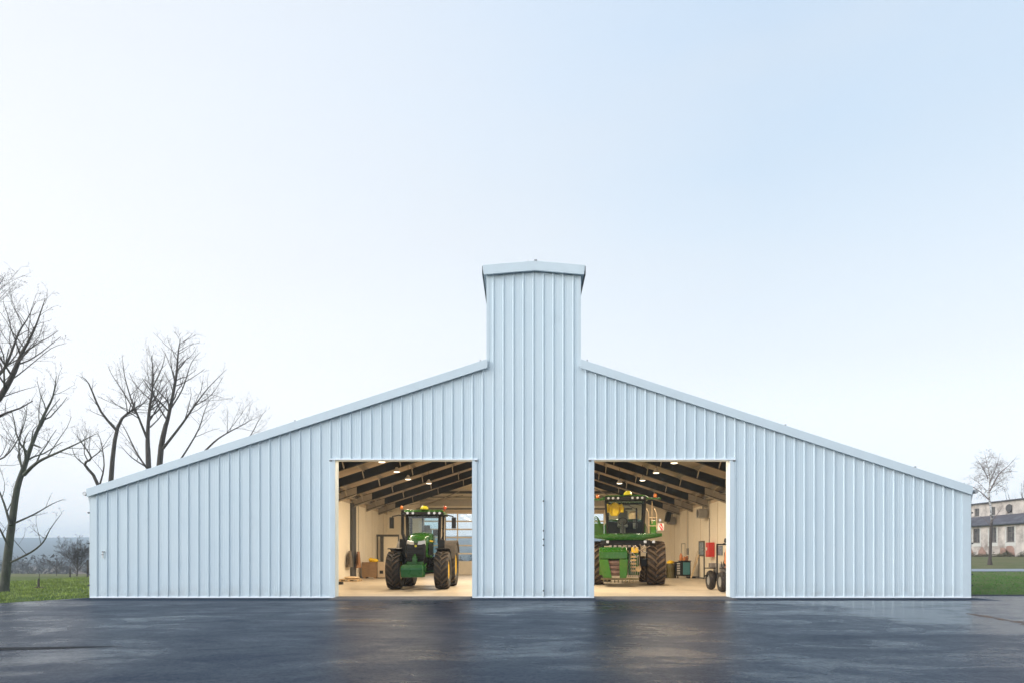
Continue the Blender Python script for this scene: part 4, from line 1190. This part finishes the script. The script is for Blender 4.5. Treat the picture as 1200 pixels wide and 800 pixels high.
ws = thing('welding_trolley', 'rusty brown welding trolley beside the big harvester tyre', 'trolley', (8.95, 18.4, .03))
m = MB(); m.bb(-.28, .2, -.3, .35, .18, .82); m.bb(-.22, .14, -.25, .2, .82, 1.0); m.build('body', 'wood', ws, bevel=.03)
m = MB(); m.tube([(-.26, .35, .2), (-.26, .38, 1.25), (.18, .38, 1.25), (.18, .35, .2)], .02, 6); m.build('handle', 'steel', ws)
for x in (-.25, .2): m = MB(); m.lathe([(-.03, 0), (-.03, .12), (.03, .12), (.03, 0)], (x, -.15, .12), 'X', 16); m.build('wheel', 'rubber', ws)
m = MB(); m.tube([(.05, -.2, 1.02), (.15, -.3, .9), (.12, -.32, .6), (.0, -.33, .5), (-.1, -.33, .7)], .022, 6); m.build_each('hose', 'black', ws)
bm = thing('broom', 'broom with a wide dark head leaning against the right wall', 'broom', (10.72, 17.9, .03))
m = MB(); m.tube([(0, 0, .08), (.48, .3, 1.75)], .018, 8); m.build('stick', 'pale_wood', bm)
m = MB(); m.box((0, 0, .06), (.55, .1, .10)); m.build('head', 'black', bm, bevel=.01)
m = MB(); m.bar((10.62, 17.6, .05), (11.24, 18.0, 1.55), .11, .03)
tag(m.build('plank', 'pale_wood', bevel=.005), 'pale plank leaning on the right wall between tool cart and door', 'plank')

# ------------------------------------------------------------------ trees
def limb_pts(a, d, L, rng, n=5, wob=.12, up=.06):
    pts = [a.copy()]; d = d.normalized(); p = a.copy()
    for k in range(n):
        d = (d + Vector((rng.gauss(0, wob), rng.gauss(0, wob), rng.gauss(0, wob) + up))).normalized()
        p = p + d * (L / n); pts.append(p.copy())
    return pts
def grow(T, Cr, pts, r0, r1, lvl, mx, rng, dens=1.0, up=.06, first=.2, ang=(30, 68), lenf=(.30, .52)):
    n = len(pts); rad = [r0 + (r1 - r0) * (i / (n - 1)) for i in range(n)]
    (T if lvl <= 1 else Cr).tube(pts, rad, 8 if lvl == 0 else (6 if lvl == 1 else 3), cap=(lvl <= 1))
    if lvl >= mx: return
    L = sum((pts[i + 1] - pts[i]).length for i in range(n - 1))
    cnt = max(2, int(dens * (L * (1.5, 2.1, 3.1, 3.8)[min(lvl, 3)] + 1)))
    for c in range(cnt):
        t = first + (1 - first) * ((c + rng.random()) / cnt)
        f = t * (n - 1); i = min(int(f), n - 2); p = pts[i].lerp(pts[i + 1], f - i)
        tg = (pts[i + 1] - pts[i]).normalized()
        ax = tg.orthogonal().normalized(); ax.rotate(Matrix.Rotation(rng.uniform(0, 2 * PI), 3, tg))
        dd = tg.copy(); dd.rotate(Matrix.Rotation(R(rng.uniform(*ang)), 3, ax)); dd.z += .15 if up > 0 else -.05
        l = min(L * rng.uniform(*lenf) * (1.15 - .55 * t), (3.2, 2.1, 1.25, .6)[min(lvl, 3)] * rng.uniform(.6, 1.1))
        if lvl == 0: l *= 1 - .72 * t * t
        rr = (r0 + (r1 - r0) * t) * rng.uniform(.34, .54); rr = max(rr, .0042)
        grow(T, Cr, limb_pts(p, dd, l, rng, 4 if lvl < 2 else 3, .14, up), rr, max(rr * .3, .0022), lvl + 1, mx, rng, dens, up, .2, ang, lenf)
def smooth_path(P, k=3):
    out = []
    for i in range(len(P) - 1):
        p0 = P[max(i - 1, 0)]; p1 = P[i]; p2 = P[i + 1]; p3 = P[min(i + 2, len(P) - 1)]
        for j in range(k):
            t = j / k
            out.append(.5 * ((2 * p1) + (p2 - p0) * t + (2 * p0 - 5 * p1 + 4 * p2 - p3) * t * t + (3 * p1 - p0 - 3 * p2 + p3) * t ** 3))
    out.append(P[-1]); return out
def tree(name, label, base, limbs, mats, mx=4, seed=1, dens=1.0, up=.06, cat='tree', group=None, flare=True, thin=False):
    """limbs: list of (points, r0, r1); points are offsets from the base in metres"""
    rng = random.Random(seed); t = thing(name, label, cat, base, group=group)
    T, Cr = MB(), MB()
    for i, (P, r0, r1, st) in enumerate(limbs):
        pp = smooth_path([Vector(p) for p in P])
        n = len(pp); 
        grow(T if (i == 0 or not thin) else Cr, Cr, pp, r0 * (.92 if i == 0 else .78), max(r1 * .45, .005), 0, mx, rng, dens, up, st)
        if i == 0 and flare:
            T.tube([Vector(pp[0]) + Vector((0, 0, -.1)), Vector(pp[0]) + Vector((0, 0, .12)), Vector(pp[0]) + Vector((0, 0, .45))], [r0 * 1.5, r0 * 1.22, r0 * .98], 10)
    T.build('trunk', mats[0], t, smooth=60, recalc=False); Cr.build('crown', mats[1], t, recalc=False)
    return t
def limb(px_pts, d, base, dep=0):
    """a limb read off the photograph, bent out of the picture plane by dep metres"""
    n = len(px_pts); out = []
    for i, (x, y) in enumerate(px_pts):
        u = i / (n - 1); q = at(x, y, d + dep * u); out.append(q - base)
    return out
# big leaning tree at the left edge
d0 = 23.6; b0 = at(4, 697, d0); b0.z = hgt(b0.x, b0.y)
tree('bare_tree', 'large leaning bare tree with mossy trunk at the edge of the left lawn', b0, [
    (limb([(4, 699), (8.5, 656), (13.5, 616), (20, 572), (29, 545), (37, 521), (51, 487), (62, 464), (66, 440)], d0, b0, .8), .17, .025, .45),
    (limb([(28, 556), (44, 541), (68, 529.5), (91, 519), (112, 508)], d0, b0, -1.2), .085, .02, .2),
    (limb([(13, 658), (37, 646), (51, 634), (59, 619), (73, 600)], d0, b0, -1.5), .055, .012, .15),
    (limb([(18, 612), (40, 602), (61, 590), (75, 584)], d0, b0, 1.5), .05, .012, .2),
    (limb([(12, 615), (5, 590), (-6, 560), (-14, 520)], d0, b0, 1.0), .06, .012, .2),
    (limb([(10, 640), (-4, 612), (-20, 590)], d0, b0, -1.0), .05, .012, .2),
    (limb([(38, 520), (43, 522), (48, 524)], d0, b0, -.1), .06, .045, .95),
    (limb([(26, 550), (22, 520), (30, 490), (32, 470)], d0, b0, 1.4), .04, .01, .2),
], ('bark_mossy', 'twig'), 4, 11, 1.0)
# its taller neighbour, trunk outside the frame
d1 = 25.5; b1 = at(-70, 694, d1); b1.z = hgt(b1.x, b1.y)
tree('bare_tree', 'tall bare tree whose high limbs reach in over the left edge of the photo', b1, [
    (limb([(-70, 697), (-66, 620), (-55, 560), (-30, 505), (0, 465), (17, 435), (25, 415), (40, 387), (53, 350)], d1, b1, -.6), .22, .02, .35),
    (limb([(-60, 590), (-50, 520), (-22, 465), (0, 437), (8, 426), (22, 390), (32, 374), (42, 353)], d1, b1, 1.2), .13, .015, .3),
    (limb([(8, 448), (20, 440), (35, 428), (60, 408), (78, 402)], d1, b1, -1.0), .035, .008, .2),
    (limb([(-40, 520), (-34, 440), (-20, 380), (-6, 345), (6, 322)], d1, b1, 1.5), .08, .01, .4),
    (limb([(-55, 560), (-22, 545), (5, 535), (22, 512), (30, 480)], d1, b1, -1.6), .06, .012, .25),
    (limb([(-50, 520), (-60, 440), (-80, 370)], d1, b1, .6), .1, .012, .3),
    (limb([(0, 466), (22, 458), (44, 452)], d1, b1, .9), .03, .008, .2),
], ('bark', 'twig'), 4, 21, 1.0)
# three trees beside the hall, rising over its left roof
d2 = 33.0; b2 = at(128, 682, d2); b2.z = hgt(b2.x, b2.y)
tree('bare_tree', 'bare tree with a low fork rising over the low left end of the roof', b2, [
    (limb([(126, 684), (130, 563), (138, 500), (155, 480), (173, 470)], d2, b2, .8), .17, .02, .6),
    (limb([(138, 505), (118.5, 482), (104, 449), (95, 441)], d2, b2, -1.2), .10, .012, .15),
    (limb([(126, 640), (115, 568), (99.5, 544), (107, 536), (97, 520), (90, 510)], d2, b2, -1.4), .13, .015, .5),
    (limb([(116, 570), (122, 545), (118, 515), (112, 505)], d2, b2, 1.0), .06, .012, .2),
    (limb([(102, 546), (88, 534), (84, 520)], d2, b2, .6), .05, .01, .15),
], ('bark', 'twig'), 4, 31, 1.05)
d3 = 35.0; b3 = at(176, 681, d3); b3.z = hgt(b3.x, b3.y)
tree('bare_tree', 'bare tree with two long straight limbs, behind the roof beside the broad-crowned one', b3, [
    (limb([(177, 684), (174, 546), (173, 513), (175, 480), (179, 451), (178, 416)], d3, b3, .6), .19, .015, .5),
    (limb([(173, 515), (163, 490), (154, 468), (146, 440), (143, 415)], d3, b3, -1.0), .09, .012, .2),
    (limb([(160, 485), (142, 455), (132, 440), (126, 428)], d3, b3, .8), .05, .010, .2),
    (limb([(175, 552), (160, 530), (148, 505), (140, 492)], d3, b3, 1.4), .08, .012, .2),
    (limb([(174, 548), (155, 536), (140, 520)], d3, b3, -1.4), .06, .012, .2),
    (limb([(176, 500), (190, 485), (198, 465)], d3, b3, 1.5), .05, .01, .2),
    (limb([(178, 455), (190, 430), (194, 412)], d3, b3, -.8), .05, .008, .2),
], ('bark', 'twig'), 4, 41, 1.05)
d4 = 36.5; b4 = at(184, 680, d4); b4.z = hgt(b4.x, b4.y)
tree('bare_tree', 'broadest bare tree behind the left roof, its long limb sweeping right', b4, [
    (limb([(182, 683), (187, 544), (193, 503), (197, 489), (206, 444), (209, 411), (212, 396)], d4, b4, .5), .21, .015, .5),
    (limb([(191, 525), (213.5, 496), (228, 475), (244, 454), (266, 432)], d4, b4, -1.0), .10, .012, .25),
    (limb([(196, 492), (183, 470), (178, 445), (188, 425)], d4, b4, 1.3), .07, .01, .2),
    (limb([(199, 480), (214, 455), (224, 425), (235, 412)], d4, b4, 1.0), .06, .010, .25),
    (limb([(188, 570), (213.5, 535), (232.5, 503), (240, 480), (247, 466)], d4, b4, .8), .08, .010, .4),
    (limb([(190, 580), (242, 526), (261, 510), (287, 496), (296, 490)], d4, b4, -1.2), .09, .012, .5),
    (limb([(275, 530), (294, 509), (303, 492), (312, 480)], d4, b4, -1.4), .045, .008, .3),
    (limb([(230, 474), (248, 462), (262, 440)], d4, b4, .6), .04, .008, .2),
    (limb([(205, 448), (200, 425), (202, 405)], d4, b4, -.6), .04, .008, .2),
], ('bark', 'twig'), 4, 51, 1.1)
# hazy round tree down the slope, and scrub beside it
def round_tree(px, py, d, ht, spread, seed, label, name='bare_tree', mats=('bark', 'twig'), mx=4, dens=2.8, cat='tree'):
    rng = random.Random(seed); b = at(px, py, d); b.z = hgt(b.x, b.y)
    limbs = [([(0, 0, 0), (.02 * ht, 0, ht * .22), (0, .02 * ht, ht * .5), (.01 * ht, 0, ht * .95)], ht * .015, ht * .002, .15)]
    for k in range(9):
        a = k * 2.4 + rng.uniform(-.3, .3); z = ht * (.14 + .035 * k); s = spread * rng.uniform(.75, 1.05)
        limbs.append(([(0, 0, z), (s * .4 * math.cos(a), s * .4 * math.sin(a), z + ht * .16), (s * .8 * math.cos(a), s * .8 * math.sin(a), z + ht * .33), (s * math.cos(a), s * math.sin(a), min(ht * .97, z + ht * .5))], ht * .008, ht * .0016, .1))
    return tree(name, label, b, limbs, mats, mx, seed, dens, cat=cat, flare=False)
round_tree(90, 676, 62, 4.4, 2.1, 61, 'round hazy bare tree down the slope beyond the left lawn')
round_tree(66, 674, 75, 2.6, 1.2, 62, 'small hazy bare bush left of the round tree', 'bare_bush', mx=3)
# birch by the old building and the tree behind it
d5 = 62.0; b5 = at(1160, 657, d5); b5.z = hgt(b5.x, b5.y)
tree('birch_tree', 'slim bare birch with white upper trunk before the old plastered building', b5, [
    (limb([(1160, 660), (1161, 630), (1162, 605), (1159, 580), (1160, 560), (1157, 545), (1154, 530)], d5, b5, .5), .155, .02, .5),
    (limb([(1160, 575), (1170, 556), (1182, 545), (1192, 534)], d5, b5, -1), .08, .015, .2),
    (limb([(1159, 585), (1148, 575), (1138, 569), (1130, 566)], d5, b5, 1), .07, .012, .2),
    (limb([(1158, 560), (1150, 545), (1143, 535)], d5, b5, -.8), .06, .012, .2),
    (limb([(1161, 612), (1170, 600), (1176, 592)], d5, b5, -.8), .05, .012, .2),
    (limb([(1161, 615), (1152, 606), (1145, 603)], d5, b5, .8), .04, .012, .2),
    (limb([(1160, 565), (1168, 545), (1172, 530)], d5, b5, 1), .06, .012, .2),
], ('birch', 'birch_twig'), 4, 71, 1.9, up=-.07, thin=True)
round_tree(1199, 640, 112, 14.5, 4.0, 81, 'hazy bare tree rising behind the old building at the right edge', mats=('bark', 'birch_twig'), mx=3, dens=.8)

# sapling stake with mulch, posts on the lawn
p = at(45.5, 693.5, 26); z = hgt(p.x, p.y)
sk = thing('tree_stake', 'short dark stake with a thin sapling in brown mulch on the left lawn', 'stake', (p.x, p.y, z))
m = MB(); m.tube([(0, 0, -.05), (.0, 0, .42)], .032, 8); m.tube([(.012, 0, .4), (.02, .01, .62)], .010, 5); m.tube([(-.06, .02, -.05), (-.055, .02, .34)], .016, 6); m.build('stake', 'bark', sk)
m = MB(); m.ball((0, 0, 0), (.24, .24, .07), 14, 6, jit=.12, seed=6); m.build('mulch', 'mulch', sk, smooth=60)
for i, (px_, py_, d_, h_, lab) in enumerate(((82, 679, 40, .55, 'short weathered post on the left lawn below the round tree'), (102.5, 678, 38, 1.1, 'thin post close to the left corner of the hall'))):
    p = at(px_, py_, d_); z = hgt(p.x, p.y); m = MB(); m.tube([(p.x, p.y, z - .1), (p.x + .02, p.y, z + h_)], [.045, .04], 7)
    tag(m.build('fence_post', 'bark', smooth=True), lab, 'post')

# ------------------------------------------------------------------ old plastered building at the right
ob = thing('old_building', 'long derelict two-tier building of flaking plaster with a slate lean-to roof', 'building', (0, 0, 0))
OX = 64.3; Y0, Y1 = 40.0, 82.0; G = 1.0
WY = [44.4 + 3.1 * k for k in range(12)]
def wall_with_holes(x, z0, z1, holes, th):
    m = MB(); ys_ = sorted(set([Y0, Y1] + [v for h in holes for v in h[:2]]))
    for a, b in zip(ys_, ys_[1:]):
        mid = (a + b) / 2; hs = sorted([h for h in holes if h[0] < mid < h[1]], key=lambda h: h[2]); z = z0
        for h in hs: m.bb(x, x + th, a, b, z, h[2]); z = h[3]
        m.bb(x, x + th, a, b, z, z1)
    return m
low = [(y, y + 1.35, 3.3, 5.3) for y in WY]
wall_with_holes(OX, G - .6, 5.72, low, .4).build('wall', 'plaster', ob)
upx = OX + 2.2
up = [(y + .05, y + 1.05, 7.25, 8.35) for y in WY]
wall_with_holes(upx, 6.3, 8.95, up, .4).build('wall', 'plaster', ob)
m = MB(); m.bb(OX + .02, OX + 12, Y0, Y0 + .35, G - .6, 5.7); m.bb(upx + .02, OX + 10, Y0 + .01, Y0 + .36, 5.7, 8.93); m.bb(OX + .02, OX + 12, Y1 - .35, Y1, G - .6, 5.7); m.build_each('gable_wall', 'plaster', ob)
m = MB(); m.prism_y([(OX - .45, 5.62), (OX - .45, 5.78), (upx + .0, 7.12), (upx + .0, 6.95)], Y0 - .4, Y1 + .4); m.build('roof', 'slate', ob)
m = MB(); m.prism_y([(upx - .4, 8.95), (upx + 6, 9.55), (upx + 6, 9.7), (upx - .4, 9.08)], Y0 - .4, Y1 + .4); m.build('roof', 'slate', ob)
m = MB(); m.tube([(OX - .5, Y0 - .3, 5.6), (OX - .5, Y1 + .3, 5.6)], .07, 6); m.build('gutter', 'bracket', ob)
for (y, y2, za, zb), x in [(h, OX) for h in low] + [(h, upx) for h in up]:
    m = MB(); m.bb(x + .16, x + .2, y, y2, za, zb); w = m.build('window', 'old_pane', ob)
    m = MB()
    for q in (y + .04, (y + y2) / 2, y2 - .04): m.bb(x + .12, x + .16, q - .03, q + .03, za, zb)
    for q in (za + .04, za + (zb - za) * .6, zb - .04): m.bb(x + .125, x + .157, y, y2, q - .025, q + .025)
    m.bb(x - .02, x + .11, y - .08, y2 + .08, za - .08, za - .003)
    m.build('frame', 'old_sash', w)
    if x == OX:
        m = MB()
        m.bb(x - .015, x + .0, y - .22, y - .002, za - .1, zb + .15); m.bb(x - .015, x, y2 + .002, y2 + .22, za - .1, zb + .15); m.bb(x - .017, x, y - .22, y2 + .22, za - .55, za - .1)
        m.build('surround', 'old_frame', w)
m = MB(); yv = OX * F / (1181 - VX) - CAMD
m.lathe([(-.08, .0), (-.08, .5), (.02, .55), (.05, .55)], (upx - .03, yv + 2.6, 7.95), 'X', 20); m.build('round_vent', 'old_pane', ob)
m = MB(); rng = random.Random(14)
for k in range(14):
    y = 44 + k * 2.6 + rng.uniform(-1, 1); l = rng.uniform(.5, 1.5)
    m.add([(OX - .012, y - l, G - .4), (OX - .012, y + l, G - .4), (OX - .012, y + l * .8, G + .9 + rng.random()), (OX - .012, y + .1, G + 1.3 + rng.random()), (OX - .012, y - l * .7, G + .7 + rng.random())], [(0, 1, 2, 3, 4)])
m.build('bare_brick', 'brick', ob)
# weeds along its foot
def tuft_mass(name, mt, pts, kind, size, n, seed):
    rng = random.Random(seed); m = MB()
    for (x, y, z, r, h) in pts:
        for k in range(n):
            a = rng.uniform(0, 2 * PI); q = r * math.sqrt(rng.random()); px_, py_ = x + q * math.cos(a), y + q * math.sin(a)
            zz = z + h * rng.random() * (1 - (q / r) ** 2); s = size * rng.uniform(.5, 1.3)
            u = Vector((rng.gauss(0, 1), rng.gauss(0, 1), rng.gauss(0, 1))).normalized(); v = u.orthogonal()
            c = Vector((px_, py_, zz)); m.add([c - u * s, c + v * s * .5, c + u * s], [(0, 1, 2)])
    o = m.build(name, mt, recalc=False); o['kind'] = kind; return o
rng = random.Random(9); pts = []
for k in range(60):
    y = rng.uniform(42, 74); x = OX - rng.uniform(.3, 2.2); pts.append((x, y, hgt(x, y), rng.uniform(.4, 1.1), rng.uniform(.3, .9)))
tuft_mass('weeds', 'weed', pts, 'stuff', .16, 70, 3)
# far woods on the valley side: reads as one mass
rng = random.Random(17); pts = []
for k in range(560):
    y = rng.uniform(120, 420); x = rng.uniform(-.95, .42) * (y + 22)
    if y < 200 and noise.noise((x * .02, y * .02, 0)) < .05: continue
    h = rng.uniform(4, 9) * (.6 if y < 180 else 1); pts.append((x, y, hgt(x, y) - .3, rng.uniform(2.5, 5), h))
tuft_mass('distant_woods', 'wood_far', pts, 'stuff', .85, 46, 4)

# haze
m = MB(); m.bb(-2550, 2550, -100, 2150, -9, 86)
hz = m.build('haze', 'white'); hz.data.materials.clear()
hm = bpy.data.materials.new('haze_air'); hm.use_nodes = True; hm.node_tree.nodes.clear()
ho = hm.node_tree.nodes.new('ShaderNodeOutputMaterial'); hv = hm.node_tree.nodes.new('ShaderNodeVolumePrincipled')
hv.inputs['Color'].default_value = (.78, .90, 1.0, 1); hv.inputs['Density'].default_value = .0006; hv.inputs['Anisotropy'].default_value = .1
hm.node_tree.links.new(hv.outputs[0], ho.inputs['Volume']); hz.data.materials.append(hm); hz['kind'] = 'stuff'

# ------------------------------------------------------------------ sky, sun, camera
SUN = Vector((-.86, -.34, .36)).normalized()
el = math.asin(SUN.z); az = math.atan2(SUN.x, SUN.y)
w = bpy.data.worlds.new('World'); scene.world = w; w.use_nodes = True; nt = w.node_tree
bg = nt.nodes['Background']
sky = nt.nodes.new('ShaderNodeTexSky'); sky.sky_type = 'NISHITA'; sky.sun_disc = False
sky.sun_elevation = el; sky.sun_rotation = az; sky.air_density = 1.0; sky.dust_density = 1.5; sky.ozone_density = 3.0
tcn = nt.nodes.new('ShaderNodeTexCoord'); sp_ = nt.nodes.new('ShaderNodeSeparateXYZ'); nt.links.new(tcn.outputs['Generated'], sp_.inputs[0])
# thin veil of high cloud, whiter towards the horizon and the low sun
veil = ramp(nt, sp_.outputs[2], [(0, (15.6, 15.3, 15.2)), (.07, (14.0, 14.1, 14.3)), (.28, (10.2, 10.9, 11.5)), (.50, (7.5, 9.0, 10.6)), (.75, (5.9, 7.9, 10.4))])
sunw = nt.nodes.new('ShaderNodeVectorMath'); sunw.operation = 'DOT_PRODUCT'; nt.links.new(tcn.outputs['Generated'], sunw.inputs[0]); sunw.inputs[1].default_value = Vector((-.93, .35, .1)).normalized()
sf = ramp(nt, sunw.outputs['Value'], [(0.05, 0), (.85, .7)])
veil = mixc(nt, sf, veil, (12.6, 12.3, 12.2))
mpn = nt.nodes.new('ShaderNodeMapping'); mpn.inputs['Scale'].default_value = (1.2, 1.2, 4); nt.links.new(tcn.outputs['Generated'], mpn.inputs[0])
cn = nt.nodes.new('ShaderNodeTexNoise'); cn.inputs['Scale'].default_value = 1.6; cn.inputs['Detail'].default_value = 6; nt.links.new(mpn.outputs[0], cn.inputs['Vector'])
veil = mixc(nt, ramp(nt, cn.outputs['Fac'], [(.42, 0), (.70, .22)]), veil, (9.7, 9.7, 9.7))
col = mixc(nt, .88, sky.outputs[0], veil)
# unseen sky behind and left of the camera boosted, added to light the facade
bd = nt.nodes.new('ShaderNodeVectorMath'); bd.operation = 'DOT_PRODUCT'; nt.links.new(tcn.outputs['Generated'], bd.inputs[0]); bd.inputs[1].default_value = Vector((-.86, -.5, .1)).normalized()
dim = ramp(nt, math_node(nt, 'MULTIPLY', sp_.outputs[1], -1), [(0, 1.0), (.3, .80)])
back = math_node(nt, 'ADD', dim, ramp(nt, bd.outputs['Value'], [(.45, 0), (.95, 2.2)]))
mul = nt.nodes.new('ShaderNodeVectorMath'); mul.operation = 'MULTIPLY'; nt.links.new(col, mul.inputs[0]); nt.links.new(back, mul.inputs[1])
nt.links.new(mul.outputs[0], bg.inputs[0]); bg.inputs[1].default_value = .1

s = bpy.data.lights.new('sun', 'SUN'); s.energy = .9; s.angle = R(14); s.color = (1, .95, .88)
so_ = bpy.data.objects.new('sun', s); C.objects.link(so_); so_.rotation_euler = (-SUN).to_track_quat('-Z', 'Y').to_euler()

cam = bpy.data.cameras.new('camera'); co = bpy.data.objects.new('camera', cam); C.objects.link(co)
co.location = (0, -CAMD, CAMH); co.rotation_euler = (R(90), 0, 0)
cam.sensor_width = 36; cam.lens = 36 * F / 1200; cam.shift_x = -13 / 1200; cam.shift_y = 250 / 1200
cam.clip_start = .1; cam.clip_end = 4000
scene.camera = co

vs = scene.view_settings
vs.view_transform = 'Standard'; vs.look = 'None'; vs.exposure = 0; vs.gamma = 1; vs.use_curve_mapping = False
cy = scene.cycles
cy.use_denoising = True
cy.max_bounces = 7; cy.diffuse_bounces = 4; cy.glossy_bounces = 3; cy.transmission_bounces = 4; cy.transparent_max_bounces = 12; cy.volume_bounces = 2
cy.sample_clamp_indirect = 4; cy.caustics_reflective = False; cy.caustics_refractive = False
